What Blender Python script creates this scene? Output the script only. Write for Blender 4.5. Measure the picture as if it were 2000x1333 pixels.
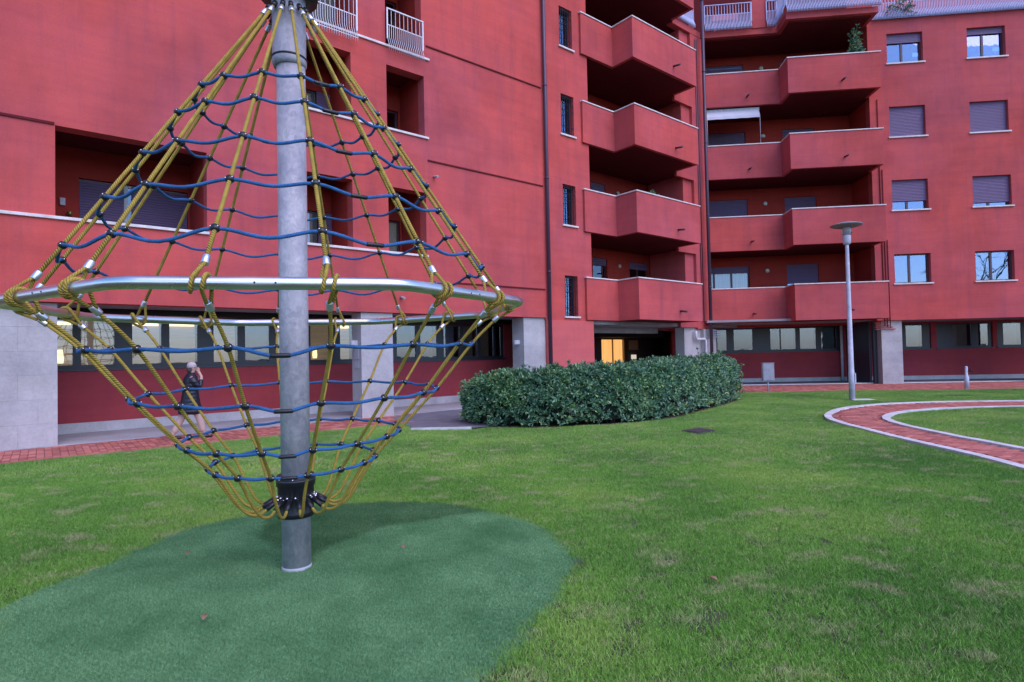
import bpy, bmesh, math, random
from mathutils import Vector, Matrix, noise
R = math.radians
rnd = random.Random(7)
scene = bpy.context.scene
for o in list(bpy.data.objects): bpy.data.objects.remove(o)
COL = scene.collection

# ------------------------------------------------------------------ camera
EYE = Vector((0, 0, 1.65))
F_PX, PITCH, ROLL = 1132.1, R(1.323), R(1.203)
fw = Vector((0, math.cos(PITCH), math.sin(PITCH)))
up = Vector((0, -math.sin(PITCH), math.cos(PITCH)))
rt = Vector((1, 0, 0))
r2 = rt * math.cos(ROLL) - up * math.sin(ROLL)
u2 = up * math.cos(ROLL) + rt * math.sin(ROLL)
cam_d = bpy.data.cameras.new('camera')
cam = bpy.data.objects.new('camera', cam_d)
COL.objects.link(cam)
m = Matrix((r2, u2, -fw)).transposed().to_4x4()
m.translation = EYE
cam.matrix_world = m
cam_d.sensor_width = 36
cam_d.lens = 36 * F_PX / 2000
cam_d.clip_start = 0.1
cam_d.clip_end = 3000
scene.camera = cam

# ------------------------------------------------------------------ world, sun, exposure
SUN_EL, SUN_AZ = R(50), R(139)
w = bpy.data.worlds.new('World')
scene.world = w
w.use_nodes = True
nt = w.node_tree
bg = nt.nodes['Background']
sky = nt.nodes.new('ShaderNodeTexSky')
sky.sky_type = 'NISHITA'
sky.sun_disc = False
sky.sun_elevation = SUN_EL
sky.sun_rotation = SUN_AZ
sky.altitude = 100
sky.air_density = 1.0
sky.dust_density = 1.0
sky.ozone_density = 10.0
nt.links.new(sky.outputs[0], bg.inputs[0])
bg.inputs[1].default_value = 0.15
sd = bpy.data.lights.new('sun', 'SUN')
sd.energy = 0.85
sd.angle = R(60)
sd.color = (1.0, 0.70, 0.84)
sun = bpy.data.objects.new('sun', sd)
COL.objects.link(sun)
dirv = Vector((math.sin(SUN_AZ) * math.cos(SUN_EL), math.cos(SUN_AZ) * math.cos(SUN_EL), math.sin(SUN_EL)))
sun.rotation_euler = dirv.to_track_quat('Z', 'Y').to_euler()
sun.location = (0, -10, 20)
scene.view_settings.view_transform = 'Standard'
scene.view_settings.look = 'None'
scene.view_settings.gamma = 1
scene.view_settings.exposure = 1.22
scene.render.engine = 'CYCLES'

# ------------------------------------------------------------------ materials
def mat(name, col, rough=0.6, metal=0.0, spec=0.5):
    M = bpy.data.materials.new(name); M.use_nodes = True
    b = M.node_tree.nodes['Principled BSDF']
    b.inputs['Base Color'].default_value = (*col, 1)
    b.inputs['Roughness'].default_value = rough
    b.inputs['Metallic'].default_value = metal
    b.inputs['Specular IOR Level'].default_value = spec
    return M

def N(M, t, **kw):
    n = M.node_tree.nodes.new(t)
    for k, v in kw.items():
        if k in n.inputs: n.inputs[k].default_value = v
        else: setattr(n, k, v)
    return n

def L(M, a, b): M.node_tree.links.new(a, b)

def ramp(M, fac, stops):
    r = M.node_tree.nodes.new('ShaderNodeValToRGB')
    e = r.color_ramp.elements
    while len(e) < len(stops): e.new(0.5)
    for i, (p, c) in enumerate(stops):
        e[i].position = p
        e[i].color = (*c, 1) if len(c) == 3 else c
    L(M, fac, r.inputs[0])
    return r.outputs[0]

def mixc(M, fac, a, b, mode='MIX'):
    n = M.node_tree.nodes.new('ShaderNodeMix'); n.data_type = 'RGBA'; n.blend_type = mode
    for sock, v in ((n.inputs[0], fac), (n.inputs[6], a), (n.inputs[7], b)):
        if hasattr(v, 'is_linked') or hasattr(v, 'links'): L(M, v, sock)
        elif isinstance(v, tuple): sock.default_value = (*v, 1)
        else: sock.default_value = v
    return n.outputs[2]

def pos(M, scale=(1, 1, 1), rot=(0, 0, 0)):
    g = M.node_tree.nodes.new('ShaderNodeNewGeometry')
    mp = M.node_tree.nodes.new('ShaderNodeMapping')
    mp.inputs['Scale'].default_value = scale
    mp.inputs['Rotation'].default_value = rot
    L(M, g.outputs['Position'], mp.inputs[0])
    return mp.outputs[0]

def noisen(M, vec, scale, detail=4, rough=0.55):
    n = N(M, 'ShaderNodeTexNoise', Scale=scale, Detail=detail, Roughness=rough)
    L(M, vec, n.inputs['Vector'])
    return n.outputs['Fac']

def bump(M, h, strength, dist=0.01):
    b = N(M, 'ShaderNodeBump', Strength=strength, Distance=dist)
    L(M, h, b.inputs['Height'])
    L(M, b.outputs[0], M.node_tree.nodes['Principled BSDF'].inputs['Normal'])

def setcol(M, out): L(M, out, M.node_tree.nodes['Principled BSDF'].inputs['Base Color'])

def stucco(name, base, amt=1.0):
    M = mat(name, base, 0.95, 0, 0.06)
    v = pos(M)
    big = noisen(M, v, 0.55, 5, 0.6)
    st = noisen(M, pos(M, (3.2, 3.2, 0.28)), 1.0, 5, 0.65)
    d = tuple(c * (1 - 0.16 * amt) for c in base)
    l = tuple(min(1, c * (1 + 0.10 * amt)) for c in base)
    c1 = ramp(M, big, [(0.32, d), (0.62, l)])
    c2 = ramp(M, st, [(0.28, (0.82, 0.90, 1.04)), (0.50, (1, 1, 1)), (0.75, (1.05, 1.0, 0.98))])
    blotch = noisen(M, v, 2.3, 6, 0.7)
    c3 = ramp(M, blotch, [(0.25, (0.93, 0.94, 0.97)), (0.6, (1, 1, 1))])
    c = mixc(M, 1.0, mixc(M, 0.9 * amt, c1, c2, 'MULTIPLY'), c3, 'MULTIPLY')
    hb = noisen(M, pos(M, (0.35, 0.35, 4.5)), 1.0, 5, 0.7)
    c = mixc(M, 0.8, c, ramp(M, hb, [(0.3, (0.88, 0.86, 0.96)), (0.55, (1, 1, 1)), (0.75, (1.07, 1.03, 1.0))]), 'MULTIPLY')
    c = mixc(M, 0.9, c, ramp(M, noisen(M, v, 38, 5, 0.7), [(0.3, (0.90, 0.88, 0.90)), (0.7, (1.06, 1.06, 1.06))]), 'MULTIPLY')
    c = mixc(M, amt, c, ramp(M, noisen(M, v, 0.23, 3, 0.5), [(0.36, (0.93, 1.0, 1.14)), (0.64, (1.07, 0.97, 0.90))]), 'MULTIPLY')
    setcol(M, c)
    bump(M, noisen(M, v, 90, 3, 0.7), 0.28, 0.006)
    return M

RED = stucco('red_stucco', (0.53, 0.102, 0.092))
RED_IN = stucco('orange_red_stucco', (0.40, 0.050, 0.036), 0.7)  # orange-red loggia render, darkened in colour to carry the recess shade
RED_LOW = stucco('portico_shade_stucco', (0.36, 0.060, 0.065), 0.6)  # facade render under the portico, its shade put into the colour
RED_GF = stucco('pink_red_stucco', (0.60, 0.135, 0.125), 0.5)
RED_SHADE = stucco('shaded_red_stucco', (0.14, 0.024, 0.026), 0.5)  # darkened copy of the red render, shade put into the colour

def concrete(name, base, sc=1.0, b=0.3, rough=0.85):
    M = mat(name, base, rough, 0, 0.3)
    v = pos(M)
    n1 = noisen(M, v, 1.4 * sc, 6, 0.65)
    n2 = noisen(M, v, 24 * sc, 4, 0.6)
    c1 = ramp(M, n1, [(0.28, tuple(c * 0.74 for c in base)), (0.7, tuple(min(1, c * 1.12) for c in base))])
    c2 = ramp(M, n2, [(0.3, (0.88, 0.88, 0.88)), (0.6, (1, 1, 1))])
    setcol(M, mixc(M, 1.0, c1, c2, 'MULTIPLY'))
    bump(M, n2, b, 0.005)
    return M

PILLAR = concrete('pillar_stone', (0.46, 0.44, 0.43), 0.8)
SOFF = concrete('soffit_concrete', (0.34, 0.32, 0.33))
FLOORC = concrete('portico_floor', (0.40, 0.39, 0.40))
PLINTH = concrete('plinth_stone', (0.50, 0.48, 0.48))
ASPH = concrete('grey_paving', (0.17, 0.17, 0.19), 2.0, 0.5)
KERB = concrete('white_kerb', (0.66, 0.64, 0.62), 2.0, 0.3)
COPE = concrete('coping_stone', (0.76, 0.70, 0.66), 3.0, 0.1)
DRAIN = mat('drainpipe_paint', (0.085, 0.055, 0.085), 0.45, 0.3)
SPOUT = mat('spout_metal', (0.06, 0.045, 0.05), 0.5, 0.4)
WHITEP = concrete('white_paint', (0.62, 0.62, 0.66), 5.0, 0.05, 0.45)
RAILM = mat('railing_paint', (0.42, 0.47, 0.66), 0.42, 0.1)
RAILW = mat('white_railing_paint', (0.62, 0.62, 0.64), 0.42, 0.2)
FRAME_B = mat('brown_window_frame', (0.075, 0.028, 0.038), 0.4)
FRAME_G = mat('dark_grey_frame', (0.035, 0.034, 0.046), 0.4)
FRAME_W = mat('white_window_frame', (0.55, 0.55, 0.58), 0.4)
SHUT = mat('shutter_slat', (0.15, 0.095, 0.19), 0.5)
DARK = mat('dark_room', (0.012, 0.011, 0.013), 0.9)
BARS = mat('black_iron', (0.015, 0.015, 0.018), 0.5, 0.5)
BLACKR = mat('black_rubber', (0.012, 0.012, 0.016), 0.38)
STEEL = mat('polished_steel', (0.74, 0.72, 0.71), 0.24, 1.0)
_n = noisen(STEEL, pos(STEEL, (1, 1, 1)), 60, 3)
bump(STEEL, _n, 0.04, 0.002)
_b = STEEL.node_tree.nodes['Principled BSDF']
L(STEEL, ramp(STEEL, noisen(STEEL, pos(STEEL), 3.0, 4), [(0.35, (0.27,) * 3), (0.7, (0.45,) * 3)]), _b.inputs['Roughness'])
ALU = mat('ferrule_aluminium', (0.70, 0.70, 0.72), 0.32, 0.85)
NICKEL = mat('bolt_steel', (0.8, 0.8, 0.8), 0.2, 1.0)

GALV = mat('galvanised_steel', (0.45, 0.46, 0.50), 0.55, 0.05)
_v = pos(GALV, (1, 1, 0.75))
_vor = N(GALV, 'ShaderNodeTexVoronoi', Scale=38.0)
_mx = N(GALV, 'ShaderNodeVectorMath', operation='ADD')
_nn = N(GALV, 'ShaderNodeTexNoise', Scale=9.0, Detail=4.0)
L(GALV, _v, _nn.inputs['Vector']); L(GALV, _v, _mx.inputs[0]); 
_sc = N(GALV, 'ShaderNodeVectorMath', operation='SCALE'); _sc.inputs['Scale'].default_value = 0.16
L(GALV, _nn.outputs['Color'], _sc.inputs[0]); L(GALV, _sc.outputs[0], _mx.inputs[1])
L(GALV, _mx.outputs[0], _vor.inputs['Vector'])
_bw = N(GALV, 'ShaderNodeRGBToBW'); L(GALV, _vor.outputs['Color'], _bw.inputs[0])
_c = ramp(GALV, _bw.outputs[0], [(0.1, (0.33, 0.32, 0.33)), (0.9, (0.45, 0.43, 0.44))])
_c2 = ramp(GALV, noisen(GALV, _v, 5.0, 6, 0.65), [(0.3, (0.72, 0.74, 0.80)), (0.65, (1.14, 1.13, 1.12))])
setcol(GALV, mixc(GALV, 1.0, _c, _c2, 'MULTIPLY'))
L(GALV, ramp(GALV, _bw.outputs[0], [(0.0, (0.42,) * 3), (1.0, (0.6,) * 3)]), GALV.node_tree.nodes['Principled BSDF'].inputs['Roughness'])

def rope_mat(name, a, b, turns, uvscale):
    # twisted strands: diagonal stripes in rope UV (u around, v along in metres)
    M = mat(name, a, 0.75, 0, 0.25)
    uv = N(M, 'ShaderNodeUVMap')
    sp = N(M, 'ShaderNodeSeparateXYZ'); L(M, uv.outputs[0], sp.inputs[0])
    m1 = N(M, 'ShaderNodeMath', operation='MULTIPLY'); L(M, sp.outputs[0], m1.inputs[0]); m1.inputs[1].default_value = turns
    m2 = N(M, 'ShaderNodeMath', operation='MULTIPLY'); L(M, sp.outputs[1], m2.inputs[0]); m2.inputs[1].default_value = uvscale
    ad = N(M, 'ShaderNodeMath', operation='ADD'); L(M, m1.outputs[0], ad.inputs[0]); L(M, m2.outputs[0], ad.inputs[1])
    fr = N(M, 'ShaderNodeMath', operation='PINGPONG'); L(M, ad.outputs[0], fr.inputs[0]); fr.inputs[1].default_value = 0.5
    mu = N(M, 'ShaderNodeMath', operation='MULTIPLY'); L(M, fr.outputs[0], mu.inputs[0]); mu.inputs[1].default_value = 2.0
    c = ramp(M, mu.outputs[0], [(0.0, b), (0.35, a), (1.0, tuple(min(1, x * 1.15) for x in a))])
    dirt = ramp(M, noisen(M, pos(M), 14, 4, 0.7), [(0.3, (0.72, 0.72, 0.72)), (0.6, (1.08, 1.08, 1.08))])
    setcol(M, mixc(M, 1.0, c, dirt, 'MULTIPLY'))
    bump(M, mu.outputs[0], 0.9, 0.004)
    return M

YROPE = rope_mat('ochre_rope', (0.42, 0.295, 0.050), (0.22, 0.145, 0.024), 3, 62)
BROPE = rope_mat('blue_rope', (0.040, 0.15, 0.34), (0.026, 0.095, 0.24), 3, 70)

def glass(name, tint=(0.9, 0.93, 1.0), refl=0.35, body=0.25):
    M = bpy.data.materials.new(name); M.use_nodes = True
    t = M.node_tree; t.nodes.remove(t.nodes['Principled BSDF'])
    out = t.nodes['Material Output']
    g = N(M, 'ShaderNodeBsdfGlossy'); g.inputs['Color'].default_value = (*tint, 1); g.inputs['Roughness'].default_value = 0.01
    tr = N(M, 'ShaderNodeBsdfTransparent'); tr.inputs['Color'].default_value = (0.75, 0.78, 0.8, 1)
    mx = N(M, 'ShaderNodeMixShader')
    lw = N(M, 'ShaderNodeLayerWeight', Blend=0.35)
    mr = N(M, 'ShaderNodeMapRange'); mr.inputs['To Min'].default_value = refl; mr.inputs['To Max'].default_value = 1.0
    L(M, lw.outputs['Fresnel'], mr.inputs[0]); L(M, mr.outputs[0], mx.inputs[0])
    L(M, tr.outputs[0], mx.inputs[1]); L(M, g.outputs[0], mx.inputs[2]); L(M, mx.outputs[0], out.inputs[0])
    nb = N(M, 'ShaderNodeBump', Strength=0.03, Distance=0.05); L(M, noisen(M, pos(M), 1.3, 2), nb.inputs['Height']); L(M, nb.outputs[0], g.inputs['Normal'])
    return M

GLASS = glass('window_glass', (0.52, 0.60, 0.84), refl=0.24)
GLASS_D = glass('dim_window_glass', (0.7, 0.76, 0.9), 0.07)

def emis(name, col, s):
    M = mat(name, tuple(c * 0.5 for c in col), 0.7)
    b = M.node_tree.nodes['Principled BSDF']
    b.inputs['Emission Color'].default_value = (*col, 1); b.inputs['Emission Strength'].default_value = s
    return M

WARM = emis('lit_lamp_panel', (1.0, 0.74, 0.34), 1.5)
DOORGLOW = emis('lit_doorway', (1.0, 0.60, 0.20), 0.45)
_t = DOORGLOW
_cc = ramp(_t, noisen(_t, pos(_t, (9, 9, 0.7)), 1.0, 4), [(0.3, (0.85, 0.38, 0.10)), (0.7, (1.0, 0.54, 0.19))])
L(_t, _cc, _t.node_tree.nodes['Principled BSDF'].inputs['Emission Color'])
ROOM_TAN = emis('lit_room_wall', (0.60, 0.42, 0.26), 0.16)  # slight emission puts the lit room's light into the panel
setcol(ROOM_TAN, ramp(ROOM_TAN, noisen(ROOM_TAN, pos(ROOM_TAN, (1.2, 1.2, 14)), 1.0, 4), [(0.35, (0.20, 0.15, 0.11)), (0.65, (0.36, 0.28, 0.20))]))
ROOM_GREY = emis('dim_room_wall', (0.26, 0.21, 0.20), 0.03)  # faint emission puts dim room light into the panel

def curtain_mat():
    M = mat('curtain_cloth', (0.55, 0.53, 0.50), 0.9)
    c = ramp(M, noisen(M, pos(M, (22, 22, 0.2)), 1.0, 3), [(0.35, (0.36, 0.34, 0.33)), (0.65, (0.62, 0.60, 0.57))])
    setcol(M, c)
    b = M.node_tree.nodes['Principled BSDF']
    b.inputs['Emission Color'].default_value = (0.8, 0.75, 0.7, 1); b.inputs['Emission Strength'].default_value = 0.06  # faint glow puts room light into the cloth
    return M
CURT = curtain_mat()

# ------------------------------------------------------------------ helpers
uA, nA = Vector((0.776574, 0.630025, 0)), Vector((-0.630025, 0.776574, 0))
uB, nB = Vector((0.994616, -0.103626, 0)), Vector((0.103626, 0.994616, 0))
def FA(u, n, z): return uA * u + nA * n + Vector((0, 0, z))
def FB(u, n, z): return uB * u + nB * n + Vector((0, 0, z))
def FW(x, y, z): return Vector((x, y, z))

class MB:
    def __init__(s): s.v = []; s.f = []; s.sm = []; s.uv = []
    def quad(s, a, b, c, d):
        i = len(s.v); s.v += [a, b, c, d]; s.f.append((i, i + 1, i + 2, i + 3)); s.sm.append(False)
    def box(s, fr, u0, u1, n0, n1, z0, z1):
        i = len(s.v)
        for z in (z0, z1):
            for u, n in ((u0, n0), (u1, n0), (u1, n1), (u0, n1)): s.v.append(fr(u, n, z))
        for f in ((0, 3, 2, 1), (4, 5, 6, 7), (0, 1, 5, 4), (1, 2, 6, 5), (2, 3, 7, 6), (3, 0, 4, 7)):
            s.f.append(tuple(i + k for k in f)); s.sm.append(False)
        return s
    def prism(s, pts, z0, z1):
        i = len(s.v); n = len(pts)
        for z in (z0, z1):
            for p in pts: s.v.append(Vector((p[0], p[1], z)))
        s.f.append(tuple(i + k for k in reversed(range(n)))); s.sm.append(False)
        s.f.append(tuple(i + n + k for k in range(n))); s.sm.append(False)
        for k in range(n):
            q = (k + 1) % n
            s.f.append((i + k, i + q, i + n + q, i + n + k)); s.sm.append(False)
        return s
    def tube(s, pts, r, seg=8, closed=False, cap=True):
        pts = [Vector(p) for p in pts]; n = len(pts)
        rr = r if isinstance(r, (list, tuple)) else [r] * n
        i0 = len(s.v); prev = None; L_ = 0; ls = []
        for k, p in enumerate(pts):
            if closed: t = pts[(k + 1) % n] - pts[k - 1]
            else: t = pts[min(k + 1, n - 1)] - pts[max(k - 1, 0)]
            t.normalize()
            if prev is None:
                a = Vector((0, 0, 1)) if abs(t.z) < 0.9 else Vector((1, 0, 0))
                x = (a - t * a.dot(t)).normalized()
            else:
                x = (prev - t * prev.dot(t)).normalized()
            prev = x; y = t.cross(x)
            if k: L_ += (p - pts[k - 1]).length
            ls.append(L_)
            for j in range(seg):
                a = 2 * math.pi * j / seg
                s.v.append(p + (x * math.cos(a) + y * math.sin(a)) * rr[k])
        m = n if closed else n - 1
        for k in range(m):
            for j in range(seg):
                a = i0 + k * seg + j; b = i0 + k * seg + (j + 1) % seg
                q = (k + 1) % n
                c = i0 + q * seg + (j + 1) % seg; d = i0 + q * seg + j
                s.f.append((a, b, c, d)); s.sm.append(True)
                l0 = ls[k]; l1 = ls[q] if q else ls[k] + (pts[0] - pts[-1]).length
                s.uv.append((len(s.f) - 1, ((j / seg, l0), ((j + 1) / seg, l0), ((j + 1) / seg, l1), (j / seg, l1))))
        if cap and not closed:
            s.f.append(tuple(i0 + j for j in reversed(range(seg)))); s.sm.append(False)
            s.f.append(tuple(i0 + (n - 1) * seg + j for j in range(seg))); s.sm.append(False)
        return s
    def lathe(s, o, prof, seg=24, axis=None):
        # prof: (radius, height) from o along axis
        o = Vector(o); ax = Vector(axis).normalized() if axis else Vector((0, 0, 1))
        a0 = Vector((1, 0, 0)) if abs(ax.x) < 0.9 else Vector((0, 1, 0))
        x = (a0 - ax * a0.dot(ax)).normalized(); y = ax.cross(x)
        i0 = len(s.v); n = len(prof)
        for r, h in prof:
            for j in range(seg):
                a = 2 * math.pi * j / seg
                s.v.append(o + ax * h + (x * math.cos(a) + y * math.sin(a)) * r)
        for k in range(n - 1):
            for j in range(seg):
                s.f.append((i0 + k * seg + j, i0 + k * seg + (j + 1) % seg, i0 + (k + 1) * seg + (j + 1) % seg, i0 + (k + 1) * seg + j))
                s.sm.append(True)
        s.f.append(tuple(i0 + j for j in reversed(range(seg)))); s.sm.append(False)
        s.f.append(tuple(i0 + (n - 1) * seg + j for j in range(seg))); s.sm.append(False)
        return s
    def ball(s, o, r, seg=10, rings=6, sc=(1, 1, 1)):
        o = Vector(o); i0 = len(s.v)
        for k in range(rings + 1):
            th = math.pi * k / rings
            for j in range(seg):
                a = 2 * math.pi * j / seg
                s.v.append(o + Vector((r * sc[0] * math.sin(th) * math.cos(a), r * sc[1] * math.sin(th) * math.sin(a), r * sc[2] * math.cos(th))))
        for k in range(rings):
            for j in range(seg):
                s.f.append((i0 + k * seg + j, i0 + (k + 1) * seg + j, i0 + (k + 1) * seg + (j + 1) % seg, i0 + k * seg + (j + 1) % seg)); s.sm.append(True)
        return s
    def build(s, name, material, parent=None, kind=None, bevel=0):
        me = bpy.data.meshes.new(name)
        me.from_pydata([tuple(v) for v in s.v], [], s.f)
        me.polygons.foreach_set('use_smooth', s.sm)
        if s.uv:
            ul = me.uv_layers.new(name='UVMap')
            for fi, uvs in s.uv:
                st = me.polygons[fi].loop_start
                for j, q in enumerate(uvs): ul.data[st + j].uv = q
        me.update()
        me.materials.append(material)
        o = bpy.data.objects.new(name, me); COL.objects.link(o)
        if parent:
            o.parent = parent
            if parent.location.length > 0 or parent.rotation_euler.z: 
                o.matrix_parent_inverse = Matrix.LocRotScale(parent.location, parent.rotation_euler, None).inverted()
        if kind: o['kind'] = kind
        if bevel:
            b = o.modifiers.new('bevel', 'BEVEL'); b.width = bevel; b.segments = 2; b.limit_method = 'ANGLE'
        return o

def thing(name, loc, label, cat, group=None):
    o = bpy.data.objects.new(name, None); COL.objects.link(o)
    o.location = loc; o['label'] = label; o['category'] = cat; o.empty_display_size = 0.2
    if group: o['group'] = group
    return o

def tag(o, label, cat, group=None):
    o['label'] = label; o['category'] = cat
    if group: o['group'] = group
    return o

def wall(fr, u0, u1, z0, z1, n0, n1, holes):
    """slab with rectangular holes; front face at n0 (towards the camera), back at n1"""
    mb = MB()
    us = sorted(set([u0, u1] + [h[0] for h in holes] + [h[1] for h in holes]))
    zs = sorted(set([z0, z1] + [h[2] for h in holes] + [h[3] for h in holes]))
    us = [u for u in us if u0 <= u <= u1]; zs = [z for z in zs if z0 <= z <= z1]
    def solid(i, j):
        if i < 0 or j < 0 or i >= len(us) - 1 or j >= len(zs) - 1: return False
        cu = (us[i] + us[i + 1]) / 2; cz = (zs[j] + zs[j + 1]) / 2
        return not any(h[0] < cu < h[1] and h[2] < cz < h[3] for h in holes)
    for i in range(len(us) - 1):
        for j in range(len(zs) - 1):
            if not solid(i, j): continue
            a, b, c, d = us[i], us[i + 1], zs[j], zs[j + 1]
            mb.quad(fr(a, n0, c), fr(b, n0, c), fr(b, n0, d), fr(a, n0, d))
            mb.quad(fr(b, n1, c), fr(a, n1, c), fr(a, n1, d), fr(b, n1, d))
            if not solid(i - 1, j): mb.quad(fr(a, n1, c), fr(a, n0, c), fr(a, n0, d), fr(a, n1, d))
            if not solid(i + 1, j): mb.quad(fr(b, n0, c), fr(b, n1, c), fr(b, n1, d), fr(b, n0, d))
            if not solid(i, j - 1): mb.quad(fr(a, n0, c), fr(a, n1, c), fr(b, n1, c), fr(b, n0, c))
            if not solid(i, j + 1): mb.quad(fr(a, n0, d), fr(b, n0, d), fr(b, n1, d), fr(a, n1, d))
    return mb

BUILD = thing('apartment_building', (0, 16, 0), 'red rendered apartment block with stacked zigzag balconies and grey stone ground floor pillars', 'building')

def window(fr, n, u0, u1, z0, z1, frame=FRAME_B, mull=(0.5,), shut=0.0, sill=True, curtain=False, gl=None, rec=0.14, bars=False, room=None, fw_=0.055, part='window'):
    """window set into an opening whose front is at n"""
    gl = gl or GLASS
    mb = MB(); a = n + rec; b = a + 0.06
    g = 0.004
    mb.box(fr, u0 + g, u1 - g, a, b, z0 + g, z0 + fw_).box(fr, u0 + g, u1 - g, a, b, z1 - fw_, z1 - g)
    mb.box(fr, u0 + g, u0 + fw_, a, b, z0 + fw_, z1 - fw_).box(fr, u1 - fw_, u1 - g, a, b, z0 + fw_, z1 - fw_)
    for t in mull:
        c = u0 + (u1 - u0) * t
        mb.box(fr, c - fw_ * 0.8, c + fw_ * 0.8, a - 0.008, b - 0.003, z0 + fw_, z1 - fw_)
    W = mb.build(part, frame, BUILD)
    edges = [u0 + fw_] + [x for t in mull for x in (u0 + (u1 - u0) * t - fw_ * 0.8, u0 + (u1 - u0) * t + fw_ * 0.8)] + [u1 - fw_]
    for k in range(0, len(edges), 2):
        MB().box(fr, edges[k], edges[k + 1], a + 0.024, a + 0.034, z0 + fw_, z1 - fw_).build('pane', gl, W)
    if sill:
        MB().box(fr, u0 - 0.07, u1 + 0.07, n - 0.06, a - 0.003, z0 - 0.055, z0 + 0.002).build('sill', COPE, W)
    # dark panel behind the glass, unlit room put into its colour
    MB().box(fr, u0, u1, b + 0.55, b + 0.6, z0, z1).build('interior', room or DARK, W)
    if curtain:
        cb = MB(); K = max(8, int((u1 - u0) / 0.05)); n_ = b + 0.12
        for k in range(K):
            ua, ub = u0 + (u1 - u0) * k / K, u0 + (u1 - u0) * (k + 1) / K
            na, nb_ = n_ + 0.02 * math.sin(k * 1.7), n_ + 0.02 * math.sin((k + 1) * 1.7)
            cb.quad(fr(ua, na, z0), fr(ub, nb_, z0), fr(ub, nb_, z1), fr(ua, na, z1))
        cb.build('curtain', CURT, W)
    if shut > 0:
        sb = MB(); zb = z1 - (z1 - z0) * shut; K = max(2, int((z1 - zb) / 0.062)); s_ = a - 0.045
        for k in range(K):
            za = zb + (z1 - zb) * k / K; zc = zb + (z1 - zb) * (k + 1) / K
            sb.quad(fr(u0 + .01, s_, za), fr(u1 - .01, s_, za), fr(u1 - .01, s_ - 0.010, (za + zc) / 2), fr(u0 + .01, s_ - 0.010, (za + zc) / 2))
            sb.quad(fr(u0 + .01, s_ - 0.010, (za + zc) / 2), fr(u1 - .01, s_ - 0.010, (za + zc) / 2), fr(u1 - .01, s_ - 0.004, zc - .008), fr(u0 + .01, s_ - 0.004, zc - .008))
            sb.quad(fr(u0 + .01, s_ - 0.004, zc - .008), fr(u1 - .01, s_ - 0.004, zc - .008), fr(u1 - .01, s_ + 0.022, zc), fr(u0 + .01, s_ + 0.022, zc))
        sb.build('roller_shutter', SHUT, W, kind='stuff')
    if bars:
        gb = MB()
        for k in range(1, 6):
            u = u0 + (u1 - u0) * k / 6
            gb.box(fr, u - 0.008, u + 0.008, n + 0.015, n + 0.031, z0 + .01, z1 - .01)
        for t in (0.08, 0.22, 0.62, 0.78, 0.94):
            z = z0 + (z1 - z0) * t
            gb.box(fr, u0 + .003, u1 - .003, n + 0.031, n + 0.043, z - 0.008, z + 0.008)
        gb.build('grille', BARS, W)
    return W

# ------------------------------------------------------------------ wing A (left) walls
DA = 14.6
ZT = 19.5
opens = [(0.21, 2.94, 4.58, 6.42)]
for a, b in ((5.24, 6.46), (7.51, 8.72)):
    opens += [(a, b, 4.58, 6.42), (a, b, 8.06, 9.86)]
opens += [(5.0, 6.64, 10.41, 13.3), (7.50, 8.66, 10.41, 13.3)]
wall(FA, -9.0, 13.36, 2.88, ZT, DA, DA + 0.35, opens).build('facade_wall', RED, BUILD)
stair_holes = [(14.31, 14.95, z, z + 1.45) for z in (2.95, 6.20, 9.44, 12.60)]
wall(FA, 13.36, 15.70, 2.80, ZT, DA + 0.012, DA + 0.35, stair_holes).build('facade_wall', RED, BUILD)
wall(FA, 13.40, 15.70, 0.0, 2.80, DA - 0.02, DA + 0.35, []).build('facade_wall', RED_GF, BUILD)
for h in stair_holes:
    window(FA, DA + 0.012, h[0], h[1], h[2], h[3], FRAME_G, (), 0, True, False, GLASS, 0.2, True)
# dark strips that paint in the shadow lines of the wall grooves
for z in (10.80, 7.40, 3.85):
    MB().box(FA, 8.8 if z > 4 else 9.7, 13.34, DA - 0.03, DA - 0.002, z - 0.03, z + 0.01).build('shadow_line_strip', RED_SHADE, BUILD)
MB().box(FA, -9, 0.2, DA - 0.03, DA - 0.002, 6.42, 6.47).build('shadow_line_strip', RED_SHADE, BUILD)
# white copings along the openings
for a, b, z in ((-9, 2.98, 4.58), (5.2, 8.76, 4.58), (5.2, 8.84, 8.06), (4.9, 8.90, 10.41)):
    MB().box(FA, a, b, DA - 0.05, DA + 0.37, z - 0.05, z + 0.012).build('coping', COPE, BUILD, bevel=0.006)

def recess(fr, n, u0, u1, z0, z1, depth, wallm=RED_IN, dark=RED_SHADE, holes=(), fd=0.9):
    """back room of a loggia: side walls, ceiling, floor, and back wall with openings"""
    e = 0.35
    MB().box(fr, u0 - 0.15, u0 - 0.003, n + e, n + depth, z0 - 0.2, z1 + 0.2).build('loggia_wall', wallm, BUILD)
    MB().box(fr, u1 + 0.003, u1 + 0.15, n + e, n + depth, z0 - 0.2, z1 + 0.2).build('loggia_wall', wallm, BUILD)
    MB().box(fr, u0 - 0.15, u1 + 0.15, n + e - .002, n + depth, z1 + 0.21, z1 + 0.35).build('loggia_ceiling', dark, BUILD)
    MB().box(fr, u0 - 0.15, u1 + 0.15, n + e - .002, n + depth, z0 - fd - .1, z0 - fd).build('loggia_floor', SOFF, BUILD)
    wall(fr, u0 - 0.15, u1 + 0.15, z0 - fd, z1 + 0.21, n + depth, n + depth + 0.3, list(holes)).build('loggia_wall', wallm, BUILD)

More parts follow.
